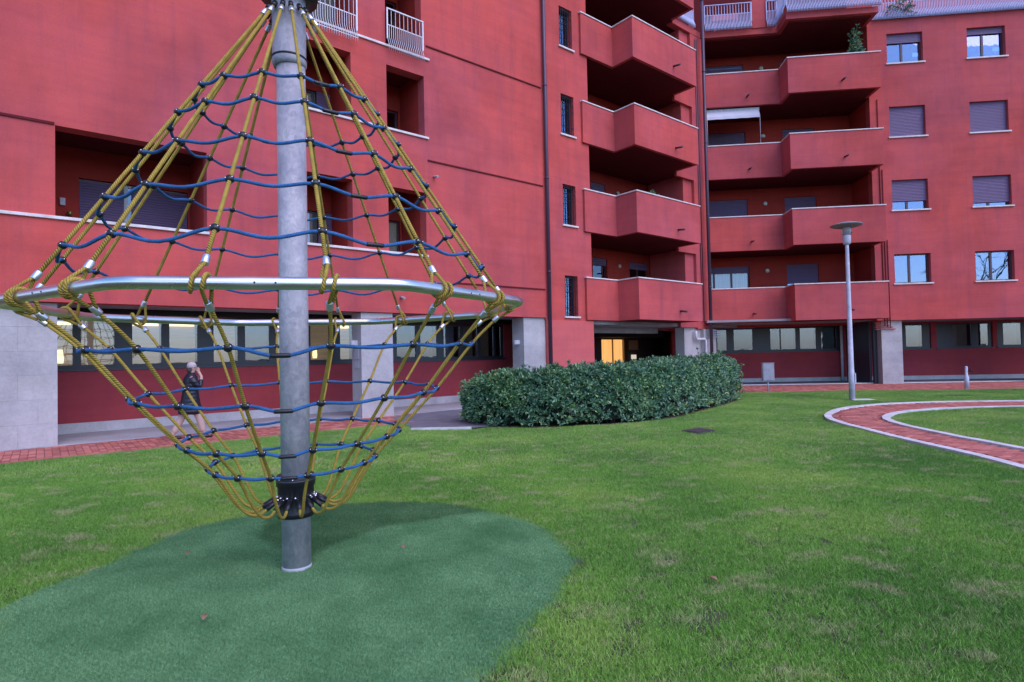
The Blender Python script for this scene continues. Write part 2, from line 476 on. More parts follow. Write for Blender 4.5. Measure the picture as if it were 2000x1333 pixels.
# left loggia: two shuttered windows
recess(FA, DA, 0.05, 2.94, 4.58, 6.42, 2.0, holes=[(0.67, 2.9, 3.9, 5.95)])
window(FA, DA + 2.0, 0.67, 2.9, 3.9, 5.95, FRAME_W, (0.41,), 0.0, False, False, GLASS_D, 0.12)
W = window(FA, DA + 1.99, 0.67, 1.55, 3.9, 5.92, FRAME_B, (), 1.0, False, False, GLASS_D, 0.1, part='window')
W = window(FA, DA + 1.99, 1.70, 2.9, 3.9, 5.92, FRAME_B, (), 1.0, False, False, GLASS_D, 0.1, part='window')
MB().box(FA, 0.32, 0.42, DA + 1.93, DA + 2.0, 5.25, 5.42).build('meter_box', WHITEP, BUILD, bevel=.008)
MB().lathe(FA(0.50, DA + 1.9, 5.02), [(0.01, 0), (0.05, 0.02), (0.05, 0.08), (0.02, 0.12)], 10).build('wall_lantern', mat('brass', (0.3, 0.25, 0.08), .4, .7), BUILD)
for lv, (z0, z1) in enumerate(((4.58, 6.42), (8.06, 9.86), (10.41, 13.3))):
    for a, b in ((5.24, 6.46), (7.51, 8.72)):
        if lv == 2 and a < 6: a, b = 5.0, 6.64
        right = a > 7
        hz = z0 - (0.8, 0.8, 0.08)[lv]; fd = (0.9, 0.9, 0.12)[lv]
        if right:
            recess(FA, DA, a, b, z0, z1, 1.5, holes=[(a + 0.30, b - 0.05, hz, z1 - 0.55)], fd=fd)
            W = window(FA, DA + 1.5, a + 0.30, b - 0.05, hz, z1 - 0.55, FRAME_B, (0.5,), 0.0 if lv == 0 else 0.0, False, lv == 0, GLASS_D, 0.08)
        else:
            recess(FA, DA, a, b, z0, z1, 1.5, holes=[(a + 0.1, b + 0.1, hz, z1 - 0.6)], fd=fd)
            W = window(FA, DA + 1.5, a + 0.1, b + 0.1, hz, z1 - 0.6, FRAME_G, (0.55,), 0.0, False, True, GLASS_D, 0.08)
            if lv < 2:
                window(FA, DA + 1.46, a + 0.82, b + 0.1, hz, z1 - 0.62, FRAME_B, (), 1.0, False, False, GLASS_D, 0.05)

# juliet railings on the third level
def railing(fr, n, u0, u1, z0, z1, matr, sp=0.115, belly=0.10, posts=True, kindname='railing', parent=None):
    mb = MB(); H = z1 - z0; zm = z0 + H * 0.64; k = 0
    u = u0
    while u <= u1 + 1e-4:
        full = (k % 2 == 0)
        top = z1 if full else zm
        pts = [fr(u, n, top), fr(u, n, z0 + H * 0.34), fr(u, n - belly * 0.5, z0 + H * 0.24), fr(u, n - belly, z0 + H * 0.13), fr(u, n - belly, z0)]
        mb.tube(pts, 0.0085 if matr is RAILW else [0.011, 0.018, 0.021, 0.021, 0.021], 5)
        u += sp / 2; k += 1
    mb.box(fr, u0 - .02, u1 + .02, n - 0.02, n + 0.02, z1, z1 + 0.03)
    mb.box(fr, u0, u1, n + .012, n + .022, zm - .012, zm + 0.012)
    mb.box(fr, u0, u1, n - belly + .012, n - belly + .024, z0 + H * 0.1, z0 + H * 0.1 + 0.02)
    for uu in (u0, u1): mb.box(fr, uu - .018, uu + .018, n - .015, n + .015, z0 + H * .3, z1)
    return mb.build(kindname, matr, parent or BUILD)
railing(FA, DA - 0.12, 4.95, 6.60, 10.08, 11.30, RAILW, 0.13)
railing(FA, DA - 0.12, 7.50, 8.64, 10.18, 11.38, RAILW, 0.13)

# ground floor of wing A: stone pillars, soffit, recessed red wall with window band
_po = N(PILLAR, 'ShaderNodeObjectInfo')
_pb = PILLAR.node_tree.nodes['Principled BSDF']
_pc = _pb.inputs['Base Color'].links[0].from_socket
setcol(PILLAR, mixc(PILLAR, 1.0, _pc, ramp(PILLAR, _po.outputs['Random'], [(0, (0.95, 0.95, 0.97)), (1, (1.03, 1.03, 1.02))]), 'MULTIPLY'))
def clad_pillar(fr, u0, u1, n0, n1, ztop, cols, rows=6):
    """core with stone slabs hung on the front and the left cheek, open joints between them"""
    P = MB().box(fr, u0 + .02, u1 - .02, n0 + .02, n1, 0.0, ztop - .003).build('pillar', SOFF, BUILD)
    j = 0.0012; h = (ztop - .006) / rows; w_ = (u1 - u0) / cols
    for r_ in range(rows):
        za, zb = r_ * h + j, (r_ + 1) * h - j
        if cols == 1: spans = [(u0, u1)]
        else:
            off = w_ / 2 if r_ % 2 else 0
            ed = [u0] + [u0 + off + k * w_ for k in range(0 if off else 1, cols)] + [u1]
            spans = list(zip(ed[:-1], ed[1:]))
        for a, b in spans:
            dn = rnd.uniform(0, .0012)
            MB().box(fr, a + j * (a > u0), b - j * (b < u1), n0 - dn, n0 + .019, za, zb).build('stone_slab', PILLAR, P)
        MB().box(fr, u0, u0 + .019, n0 + .02, n1, za, zb).build('stone_slab', PILLAR, P)
        MB().box(fr, u1 - .019, u1, n0 + .02, n1, za, zb).build('stone_slab', PILLAR, P)
clad_pillar(FA, -4.0, 0.24, 14.75, 15.3, 2.875, 7)
clad_pillar(FA, 6.68, 7.62, 14.68, 15.28, 2.875, 1)
clad_pillar(FA, 12.42, 13.38, 14.68, 15.28, 2.875, 1)
MB().box(FA, -9, 15.7, DA + 0.352, 17.6, 2.90, 3.1).build('soffit', SOFF, BUILD)
MB().box(FA, -9, 13.36, 16.2, 17.0, 2.76, 2.898).build('soffit_beam', BARS, BUILD)
gw = [(-0.6, 7.62, 1.52, 2.755), (8.85, 13.42, 1.52, 2.755)]
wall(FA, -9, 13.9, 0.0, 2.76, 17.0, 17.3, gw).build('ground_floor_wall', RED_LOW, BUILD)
MB().box(FA, -9, 13.9, 16.94, 16.998, 0.0, 0.26).build('plinth', PLINTH, BUILD)
# ground floor window band: frame with panes of uneven width, blinds inside carry the room's light or dark
def band(fr, n, u0, u1, z0, z1, panes, frame, rooms, glm=GLASS_D):
    mb = MB(); a = n + 0.06; b = n + 0.13
    edges = [u0] + [x for p in panes for x in p] + [u1]
    for k in range(0, len(edges), 2):
        if edges[k + 1] - edges[k] > 0.005:
            mb.box(fr, edges[k] + .002, edges[k + 1] - .002, a, b, z0 + .002, z1 - .002)
    zt, zb = z1 - 0.08, z0 + 0.09
    for p, q in panes:
        mb.box(fr, p, q, a + .002, b - .002, z0 + .002, zb); mb.box(fr, p, q, a + .002, b - .002, zt, z1 - .002)
    W = mb.build('window', frame, BUILD)
    for k, (p, q) in enumerate(panes):
        MB().box(fr, p, q, a + .03, a + .04, zb, zt).build('pane', glm, W)
        rm = rooms[k % len(rooms)]
        MB().box(fr, p, q, b + 0.25, b + 0.3, zb, zt).build('blind', rm, W)
        if rm is ROOM_TAN and k % 3 != 1:
            MB().box(fr, p + 0.03, q - 0.03, b + 0.18, b + 0.22, zt - 0.10, zt - 0.03).build('ceiling_light', WARM, W)
    MB().box(fr, u0 - 0.03, u1 + 0.03, n - 0.04, n + .02, z0 - 0.05, z0).build('sill', FRAME_G, W)
    return W
band(FA, 17.0, -0.6, 7.62, 1.52, 2.755, [(-0.4, 0.56), (0.72, 1.37), (1.74, 2.36), (2.54, 3.18), (3.57, 4.17), (4.36, 5.0), (5.2, 5.75), (6.17, 6.84), (7.08, 7.5)], FRAME_G,
     [ROOM_TAN, ROOM_TAN, ROOM_TAN, ROOM_TAN, ROOM_TAN, ROOM_GREY, ROOM_TAN, ROOM_TAN, ROOM_TAN])
band(FA, 17.0, 8.85, 13.42, 1.52, 2.755, [(9.0, 9.7), (9.88, 10.53), (10.8, 11.47), (11.63, 12.23), (12.37, 12.96), (13.05, 13.3)], FRAME_G,
     [DARK, ROOM_GREY, DARK, ROOM_GREY, ROOM_GREY, DARK])
# small lit lamps seen through the glass
for u in (0.33, 6.35):
    MB().lathe(FA(u, 17.22, 1.66), [(0.06, 0), (0.07, 0.1), (0.05, 0.32)], 12).build('table_lamp', WARM, BUILD)

def wall_light(fr, u, n, z, r=0.08, h=0.15):
    mb = MB(); pts = []
    i0 = len(mb.v); K = 8
    prof = [(u + r * math.cos(math.pi * k / K), n - r * 1.15 * math.sin(math.pi * k / K)) for k in range(K + 1)]
    P = [fr(a, b, 0) for a, b in prof]
    mb.prism([(p.x, p.y) for p in P], z, z + h)
    return mb.build('wall_light', WHITEP, BUILD)
def side_light(u, n, z):   # on the left-hand cheek of a pillar
    mb = MB(); K = 8
    P = [FA(u - 0.16 * math.sin(math.pi * k / K), n + 0.11 * math.cos(math.pi * k / K), 0) for k in range(K + 1)]
    mb.prism([(p.x, p.y) for p in P], z, z + 0.14)
    return mb.build('wall_light', WHITEP, BUILD)
side_light(6.677, 15.0, 1.98); side_light(12.417, 15.0, 1.98)
# notices on the pillar cheek
NOTE = mat('notice_paper', (0.62, 0.62, 0.66), 0.6)
_s = N(NOTE, 'ShaderNodeTexWave', Scale=14.0, wave_type='BANDS', bands_direction='Z')
L(NOTE, pos(NOTE), _s.inputs['Vector'])
setcol(NOTE, ramp(NOTE, _s.outputs['Fac'], [(0.45, (0.22, 0.22, 0.28)), (0.55, (0.68, 0.68, 0.72))]))
for z0, z1 in ((1.62, 1.90), (1.36, 1.56)):
    MB().box(FA, 6.664, 6.677, 14.82, 15.12, z0, z1).build('notice', NOTE, BUILD)

# rainwater pipe along wing A and at the inner corner
def pipe(fr, u, n, z0, z1, r, m, name='downpipe'):
    mb = MB().tube([fr(u, n, z0), fr(u, n, z1)], r, 14)
    o = mb.build(name, m, BUILD)
    z = z0 + 1.2
    while z < z1:
        MB().lathe(fr(u, n, z), [(r + .003, 0), (r + .014, 0.006), (r + .014, 0.05), (r + .003, 0.056)], 14).build('pipe_clamp', m, o)
        z += 3.22
    return o
pipe(FA, 13.47, DA - 0.09, 0.0, ZT, 0.062, DRAIN)
pipe(FB, 6.12, 26.42, 0.0, ZT, 0.072, DRAIN)
def spout(fr, u, n, z, l=0.32, m=SPOUT):
    return MB().tube([fr(u, n + 0.02, z), fr(u, n - l, z - 0.05)], 0.035, 10).build('drain_spout', m, BUILD)
spout(FA, 7.85, DA, 3.33, 0.22, GALV)
spout(FA, 9.0, DA, 6.95, 0.22, GALV)

# ------------------------------------------------------------------ wing A balconies
A_line = [(15.32, 14.60), (15.32, 14.52), (17.03, 14.52), (17.03, 13.53), (21.10, 13.53), (21.10, 14.60)]
B_line = [(6.20, 26.86), (6.20, 26.75), (9.45, 26.75), (9.45, 25.70), (13.20, 25.70), (13.20, 26.80)]
def offset_line(line, d, skip=1):
    """offset polyline inwards (towards +n)"""
    out = []
    n = len(line)
    for i, p in enumerate(line):
        ns = []
        for a, b in ((i - 1, i), (i, i + 1)):
            if a < 0 or b >= n: continue
            dx, dy = line[b][0] - line[a][0], line[b][1] - line[a][1]
            l = math.hypot(dx, dy); ns.append((-dy / l, dx / l))
        if len(ns) == 1: ox, oy = ns[0]
        else: ox, oy = ns[0][0] + ns[1][0], ns[0][1] + ns[1][1]
        out.append((p[0] + ox * d, p[1] + oy * d))
    return out
def parapet(fr, line, z0, z1, th, material, name, parent, bevel=0.0, ext=0.0):
    inner = offset_line(line, th); outer = offset_line(line, -ext) if ext else line
    P = [fr(a, b, 0) for a, b in outer] + [fr(a, b, 0) for a, b in reversed(inner)]
    # build as quads strip to keep it clean
    mb = MB(); n = len(line)
    o0 = [fr(a, b, z0) for a, b in outer]; o1 = [fr(a, b, z1) for a, b in outer]
    i0 = [fr(a, b, z0) for a, b in inner]; i1 = [fr(a, b, z1) for a, b in inner]
    base = len(mb.v)
    for k in range(n): mb.v += [o0[k], o1[k], i0[k], i1[k]]
    for k in range(n - 1):
        a = base + 4 * k; b = a + 4
        for f in ((a, b, b + 1, a + 1), (b + 2, a + 2, a + 3, b + 3), (a + 1, b + 1, b + 3, a + 3), (a + 2, b + 2, b, a)):
            mb.f.append(f); mb.sm.append(False)
    mb.f.append((base, base + 1, base + 3, base + 2)); mb.sm.append(False)
    e = base + 4 * (n - 1); mb.f.append((e + 1, e, e + 2, e + 3)); mb.sm.append(False)
    return mb.build(name, material, parent, bevel=bevel)
def slab(fr, line, back_n, u0, u1, z0, z1, material, name, parent):
    pts = [fr(a, b, 0) for a, b in line[1:-1]]
    mb = MB()
    l = line[1:-1]
    inner = offset_line(line, 0.02)[1:-1]
    P = [fr(a, b, 0) for a, b in inner]
    P += [fr(u1, inner[-1][1] if False else back_n, 0), fr(u0, back_n, 0)]
    # clockwise safe: polygon of outer line + back edge
    mb.prism([(p.x, p.y) for p in P], z0, z1)
    return mb.build(name, material, parent)
levels = [(2.84, 4.36), (6.06, 7.58), (9.32, 10.82), (12.60, 14.10)]
for z0, z1 in levels + [(15.86, 17.3)]:
    b = parapet(FA, A_line, z0, z1, 0.13, RED, 'balcony', BUILD, 0.008)
    parapet(FA, A_line, z1 + .001, z1 + 0.045, 0.17, COPE, 'coping', b, 0.004, 0.03)
    P = [FA(a, c, 0) for a, c in offset_line(A_line, 0.10)[1:-1]] + [FA(20.95, 14.65, 0), FA(21.9, 14.65, 0), FA(21.9, 16.69, 0), FA(15.72, 16.69, 0), FA(15.72, 14.65, 0), FA(15.45, 14.65, 0)]
    MB().prism([(p.x, p.y) for p in P], z0 + 0.01, z0 + 0.24).build('balcony_floor', RED_SHADE, b)
    if z0 < 15:
        MB().tube([FA(19.55, 13.55, z0 + 0.38), FA(19.55, 13.22, z0 + 0.34)], 0.04, 10).build('drain_spout', SPOUT, b)
# parapet band between balcony and corner pier
for z0, z1 in levels:
    MB().box(FA, 21.11, 22.40, DA, DA + 0.13, z0 - 0.16 if z0 > 3 else 2.66, z1 - 0.005).build('parapet', RED, BUILD)
    MB().box(FA, 21.14, 22.62, DA - 0.035, DA + 0.17, z1 - .004, z1 + 0.045).build('coping', COPE, BUILD)
MB().box(FA, 21.11, 23.2, DA, DA + 0.3, 15.78, 16.05).build('roof_slab', RED, BUILD)
railing(FA, DA + 0.03, 21.2, 22.75, 16.06, 17.3, RAILM, 0.12)
MB().box(FA, 22.40, 23.28, DA + 0.012, DA + 0.35, 2.60, 15.77).build('corner_pier', RED, BUILD)
MB().box(FA, 21.75, 22.396, DA + 0.14, DA + 2.0, 2.65, 15.77).build('corner_pier', RED, BUILD)
MB().box(FA, 22.80, 23.26, DA + 0.35, DA + 2.1, 2.6, ZT).build('corner_pier', RED, BUILD)
for u in (22.72, 22.85):
    MB().tube([FA(u, DA - 0.02, 2.9), FA(u, DA - 0.02, 15.6)], 0.018, 6).build('conduit', DRAIN, BUILD)
# loggia back wall of wing A with its windows
ahol = []
for (z0, z1) in levels:
    ahol += [(18.02, 18.92, z0 + 0.3, z0 + 2.83), (20.4, 21.72, z0 + 0.3, z0 + 2.83)]
wall(FA, 15.6, 22.0, 2.7, ZT, 16.7, 17.0, ahol).build('loggia_wall', RED_IN, BUILD)
wall(FA, 15.56, 15.695, 2.7, ZT, 14.951, 16.69, []).build('loggia_wall', RED_IN, BUILD)
for i, (z0, z1) in enumerate(levels):
    s = [0.12, 1.0, 1.0, 1.0][i]
    window(FA, 16.7, 18.02, 18.92, z0 + 0.3, z0 + 2.83, FRAME_B, (), s, False, i == 0, GLASS_D, 0.1)
    window(FA, 16.7, 20.4, 21.72, z0 + 0.3, z0 + 2.83, FRAME_B, (0.5,), s, False, i == 0, GLASS_D, 0.1)
    o = MB().lathe(FA(19.7, 16.69, z0 + 2.58), [(0.085, 0), (0.085, 0.03), (0.07, 0.06), (0.03, 0.07)], 14, axis=-nA).build('loggia_lamp', mat('lamp_bowl', (0.5, 0.5, 0.48), .4), BUILD)

# passage under wing A with lit doorway
MB().box(FA, 15.7, 30, DA + 0.14, 19.8, 2.70, 2.84).build('passage_ceiling', SOFF, BUILD)
MB().box(FA, 15.7, 21.4, 16.0, 16.35, 2.45, 2.698).build('ceiling_beam', SOFF, BUILD)
MB().box(FA, 15.7, 30, 18.0, 18.3, 2.35, 2.697).build('ceiling_beam', BARS, BUILD)
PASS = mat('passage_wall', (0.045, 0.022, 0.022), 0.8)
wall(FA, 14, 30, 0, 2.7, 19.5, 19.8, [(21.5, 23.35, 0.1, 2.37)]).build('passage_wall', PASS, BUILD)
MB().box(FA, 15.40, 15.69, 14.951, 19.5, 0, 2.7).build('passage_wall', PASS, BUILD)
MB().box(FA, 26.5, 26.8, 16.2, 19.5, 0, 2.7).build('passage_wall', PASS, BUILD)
dw = MB().box(FA, 21.5, 21.58, 19.55, 19.62, 0.1, 2.37).box(FA, 23.27, 23.35, 19.55, 19.62, 0.1, 2.37).box(FA, 21.58, 23.27, 19.55, 19.62, 2.29, 2.37).box(FA, 22.40, 22.45, 19.55, 19.61, 0.1, 2.29).build('glass_door', mat('gold_frame', (0.25, 0.17, 0.06), .4, .6), BUILD)
MB().box(FA, 21.58, 23.27, 19.66, 19.70, 0.1, 2.29).build('pane', DOORGLOW, dw)
MB().box(FA, 23.55, 24.25, 19.42, 19.49, 1.75, 2.25).build('notice_board', mat('board', (0.28, 0.13, 0.06), .6), BUILD)
MB().box(FA, 23.75, 24.1, 19.43, 19.49, 1.28, 1.5).build('notice', emis('lit_notice', (0.8, 0.7, 0.55), 0.35), BUILD)

# grey corner pillar and its services
MB().box(FA, 21.55, 22.78, DA + 0.145, DA + 0.6, 0, 2.66).build('pillar', PILLAR, BUILD)
MB().box(FA, 22.786, 23.75, DA - 0.02, DA + 0.6, 0, 2.59).build('pillar', PILLAR, BUILD)
MB().tube([FA(22.2, DA - 0.0, 2.5), FA(22.2, DA - 0.0, 2.22), FA(22.25, DA, 2.15), FA(22.75, DA - 0.06, 2.15), FA(22.82, DA - 0.08, 2.08), FA(22.82, DA - 0.08, 0.0)], 0.06, 10).build('service_pipe', WHITEP, BUILD)
for k in range(4):
    MB().box(FA, 23.0, 23.9, DA - 0.11, DA - 0.03, 2.22 + k * 0.1, 2.26 + k * 0.1).build('cable_duct', WHITEP, BUILD)

# ------------------------------------------------------------------ wing B (right)
DB = 26.8
bh = []
for z0, z1 in ((4.39, 5.67), (7.60, 8.92), (10.82, 12.16), (14.08, 15.40)):
    bh += [(14.05, 15.53, z0, z1), (17.33, 18.87, z0, z1)]
bh_far = [(u0 + 3.2, u1 + 3.2, z0, z1) for (u0, u1, z0, z1) in bh if u0 > 17]
wall(FB, 13.25, 30.0, 2.79, 16.05, DB, DB + 0.35, bh + bh_far).build('facade_wall', RED, BUILD)
sh = {(0, 0): 0, (0, 1): 0, (1, 0): .70, (1, 1): .86, (2, 0): 1, (2, 1): 1, (3, 0): .30, (3, 1): .2}
for i, (z0, z1) in enumerate(((4.39, 5.67), (7.60, 8.92), (10.82, 12.16), (14.08, 15.40))):
    for j, (u0, u1) in enumerate(((14.05, 15.53), (17.33, 18.87), (20.53, 22.07))):
        window(FB, DB, u0, u1, z0, z1, FRAME_B, (0.46,), sh.get((i, j), 1), True, False, GLASS, 0.17)
MB().box(FB, 13.25, 30.0, DB - 0.03, DB + 3.3, 16.052, 16.2).build('roof_slab', RAILM, BUILD)
railing(FB, DB - 0.05, 13.5, 24.0, 15.98, 17.2, RAILM, 0.13)
MB().box(FB, 13.3, 30, 30.0, 30.3, 16.2, 19.5).build('penthouse_wall', RED, BUILD)
# B balconies
for z0, z1 in levels:
    b = parapet(FB, B_line, z0, z1, 0.13, RED, 'balcony', BUILD, 0.008)
    parapet(FB, B_line, z1 + .001, z1 + 0.045, 0.17, COPE, 'coping', b, 0.004, 0.03)
    P = [FB(a, c, 0) for a, c in offset_line(B_line, 0.10)[1:-1]] + [FB(13.1, 26.85, 0), FB(13.24, 26.85, 0), FB(13.24, 28.69, 0), FB(6.1, 28.69, 0), FB(6.1, 26.9, 0)]
    MB().prism([(p.x, p.y) for p in P], z0 + 0.01, z0 + 0.24).build('balcony_floor', RED_SHADE, b)
    for u, n in ((8.05, 26.75), (11.65, 25.70)):
        MB().tube([FB(u, n + 0.02, z0 + 0.40), FB(u, n - 0.33, z0 + 0.36)], 0.04, 10).build('drain_spout', SPOUT, b)
# top terrace slab of B with railings
P = [FB(a, c, 0) for a, c in B_line[1:-1]] + [FB(13.2, 26.79, 0), FB(13.24, 28.69, 0), FB(6.1, 28.69, 0)]
MB().prism([(p.x, p.y) for p in P], 15.80, 16.06).build('roof_slab', RED, BUILD)
P2 = [FB(a, c, 0) for a, c in offset_line(B_line, 0.2)[1:-1]] + [FB(13.0, 26.79, 0), FB(13.2, 28.6, 0), FB(6.2, 28.6, 0)]
MB().prism([(p.x, p.y) for p in P2], 15.74, 15.799).build('roof_slab', RED_SHADE, BUILD)
railing(FB, 26.66, 6.28, 8.32, 16.0, 17.2, RAILM, 0.125)
railing(FB, 26.66, 8.97, 9.40, 16.0, 17.2, RAILM, 0.125)
def FBt(u, n, z): return FB(9.40 + (n - 26.66) * 1.0, 26.66 - u, z)
railing(FBt, 26.66, 0.0, 1.02, 16.0, 17.2, RAILM, 0.125)
railing(FB, 25.62, 9.45, 13.2, 16.0, 17.2, RAILM, 0.125)
MB().box(FB, 8.36, 8.93, 26.70, 27.05, 16.061, ZT).build('roof_pier', RED, BUILD)
MB().box(FB, 6.1, 13.3, 28.7, 29.0, 16.061, ZT).build('penthouse_wall', RED_SHADE, BUILD)
bhol = []
for (z0, z1) in levels:
    bhol += [(6.65, 8.50, z0 + 0.3, z0 + 2.80), (10.22, 11.66, z0 + 0.3, z0 + 2.80)]
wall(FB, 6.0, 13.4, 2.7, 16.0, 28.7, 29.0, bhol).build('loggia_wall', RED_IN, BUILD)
MB().box(FB, 13.252, 13.5, 27.151, 28.69, 2.75, 15.73).build('loggia_wall', RED_IN, BUILD)
MB().box(FB, 5.8, 6.10, 26.9, 28.69, 2.75, 15.73).build('loggia_wall', RED_IN, BUILD)
SB = [(0.13, 0.36), (1.0, 1.0), (1.0, 1.0), (0.35, 1.0)]
LB = mat('bulkhead_glass', (0.62, 0.58, 0.50), 0.3)
for i, (z0, z1) in enumerate(levels):
    window(FB, 28.7, 6.65, 8.50, z0 + 0.3, z0 + 2.80, FRAME_B, (0.12, 0.56), SB[i][0], False, i == 0, GLASS_D if i else GLASS_D, 0.1)
    window(FB, 28.7, 10.22, 11.66, z0 + 0.3, z0 + 2.80, FRAME_B, (0.5,), SB[i][1], False, False, GLASS, 0.1)
    MB().lathe(FB(9.32, 28.695, z0 + 2.54), [(0.10, 0), (0.10, 0.03), (0.08, 0.06), (0.03, 0.07)], 16, axis=-nB).build('loggia_lamp', LB, BUILD)
for k in range(3):
    MB().tube([FB(13.55 + k * 0.11, DB - 0.03, 2.55 - k * 0.05), FB(13.55 + k * 0.11, DB - 0.03, 12.5 - k * 3.1)], 0.02, 6).build('conduit', RED_SHADE, BUILD)
for k in range(4):
    MB().box(FB, 13.2, 14.05 - k * 0.1, 26.88, 26.93, 2.40 + k * 0.09, 2.43 + k * 0.09).build('cable_duct', RED, BUILD)
# ground floor B
clad_pillar(FB, 13.48, 14.33, 26.95, 27.6, 2.785, 1)
clad_pillar(FB, 19.75, 20.9, 26.85, 27.6, 2.785, 2)
MB().box(FB, 5.0, 30, DB + 0.352, 30.2, 2.80, 2.95).build('soffit', SOFF, BUILD)
MB().box(FB, 5.9, 13.24, 26.2, DB + 0.34, 2.86, 2.95).build('soffit', SOFF, BUILD)
gwb = [(6.5, 13.0, 1.53, 2.72), (15.0, 17.15, 1.53, 2.72), (17.4, 19.9, 1.53, 2.72), (20.1, 21.5, 1.53, 2.72)]
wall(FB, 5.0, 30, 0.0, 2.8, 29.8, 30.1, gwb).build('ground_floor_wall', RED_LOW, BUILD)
MB().box(FB, 5.0, 30, 29.73, 29.798, 0.0, 0.22).build('plinth', PLINTH, BUILD)
band(FB, 29.8, 6.5, 13.0, 1.53, 2.72, [(7.2, 7.65), (8.0, 8.9), (9.75, 10.2), (10.15 + .1, 10.95), (11.15, 11.9), (12.15, 12.85)], FRAME_G, [DARK, DARK, DARK, ROOM_GREY, ROOM_GREY, DARK], GLASS_D)
band(FB, 29.8, 15.0, 17.15, 1.53, 2.72, [(15.1, 15.7), (16.05, 16.8)], FRAME_G, [ROOM_GREY, ROOM_GREY], GLASS_D)
band(FB, 29.8, 17.4, 19.9, 1.53, 2.72, [(18.15, 18.98), (19.3, 19.75)], FRAME_G, [ROOM_GREY, DARK], GLASS_D)
band(FB, 29.8, 20.1, 21.5, 1.53, 2.72, [(20.4, 21.2)], FRAME_G, [ROOM_GREY], GLASS_D)
MB().box(FB, 13.22, 13.30, 27.5, 29.7, 0.0, 2.78).box(FB, 13.31, 13.44, 27.3, 27.45, 0, 2.78).build('porch_screen', FRAME_G, BUILD)
pipe(FB, 12.95, 29.55, 0.0, 2.75, 0.06, WHITEP)
# backing so no light leaks from behind the building
MB().box(FA, -9, 15.2, 17.6, 17.8, 0, ZT).build('core_wall', RED_SHADE, BUILD)
MB().box(FA, -9, 30, 17.0, 30, ZT, ZT + 0.3).build('flat_roof', SOFF, BUILD)
MB().box(FB, 5, 30, 30.4, 30.6, 0, 16).build('core_wall', RED_SHADE, BUILD)

# ------------------------------------------------------------------ ground
def sheet(name, pts, z, material, kind='structure', subdiv=0):
    bm = bmesh.new()
    vs = [bm.verts.new((x, y, z)) for x, y in pts]
    f = bm.faces.new(vs)
    if f.normal.z < 0: f.normal_flip()
    bmesh.ops.triangulate(bm, faces=[f])
    me = bpy.data.meshes.new(name); bm.to_mesh(me); bm.free(); me.materials.append(material)
    o = bpy.data.objects.new(name, me); COL.objects.link(o); o['kind'] = kind
    return o

def smooth_closed(pts, n=6):
    out = []; m_ = len(pts)
    for i in range(m_):
        p0, p1, p2, p3 = [Vector(pts[(i + k - 1) % m_]) for k in range(4)]
        for k in range(n):
            t = k / n
            out.append(0.5 * ((2 * p1) + (-p0 + p2) * t + (2 * p0 - 5 * p1 + 4 * p2 - p3) * t * t + (-p0 + 3 * p1 - 3 * p2 + p3) * t ** 3))
    return [(v.x, v.y) for v in out]
def smooth_open(pts, n=6):
    P = [Vector(pts[0]) * 2 - Vector(pts[1])] + [Vector(p) for p in pts] + [Vector(pts[-1]) * 2 - Vector(pts[-2])]
    out = []
    for i in range(1, len(P) - 2):
        p0, p1, p2, p3 = P[i - 1], P[i], P[i + 1], P[i + 2]
        for k in range(n):
            t = k / n
            out.append(0.5 * ((2 * p1) + (-p0 + p2) * t + (2 * p0 - 5 * p1 + 4 * p2 - p3) * t * t + (-p0 + 3 * p1 - 3 * p2 + p3) * t ** 3))
    out.append(P[-2]); return out

SOIL = mat('lawn_soil', (0.05, 0.055, 0.025), 0.95)
setcol(SOIL, ramp(SOIL, noisen(SOIL, pos(SOIL), 3.0, 6, 0.7), [(0.3, (0.035, 0.05, 0.014)), (0.7, (0.075, 0.075, 0.035))]))
sheet('ground', [(-900, -900), (900, -900), (900, 900), (-900, 900)], -0.03, SOIL)

turf_pts = [(-3.15, 3.55), (-3.45, 3.91), (-3.43, 4.3), (-3.30, 4.74), (-3.27, 5.26), (-3.10, 5.80), (-2.55, 6.33), (-1.73, 6.55), (-0.89, 6.5), (-0.36, 6.15), (0.21, 5.56), (0.42, 4.96), (0.47, 4.6), (0.35, 4.02), (0.15, 3.64), (-0.04, 3.22), (-0.35, 2.80), (-0.9, 2.35), (-1.7, 2.15), (-2.6, 2.55)]
turf = smooth_closed(turf_pts, 6)
turf = [(x + 0.025 * noise.noise(Vector((x * 3, y * 3, 0))), y + 0.035 * noise.noise(Vector((x * 3, y * 3, 5)))) for x, y in turf]
outer_k = smooth_open([(6.0, 4.0), (6.42, 6.0), (6.58, 7.54), (6.68, 8.2), (6.72, 8.9), (6.76, 10.24), (6.88, 11.48), (6.98, 12.54), (7.25, 13.55), (7.84, 14.54), (8.81, 15.60), (10.06, 16.35), (11.48, 16.72), (13.1, 16.75), (15.5, 16.45), (19, 15.9)], 6)
inner_k = smooth_open([(7.6, 4.0), (7.82, 6.0), (7.90, 7.6), (7.94, 9.05), (7.96, 10.45), (8.06, 11.61), (8.22, 12.50), (8.60, 13.31), (9.29, 14.05), (10.2, 14.6), (11.4, 14.97), (13.13, 15.0), (15.2, 14.75), (18.7, 14.2)], 6)

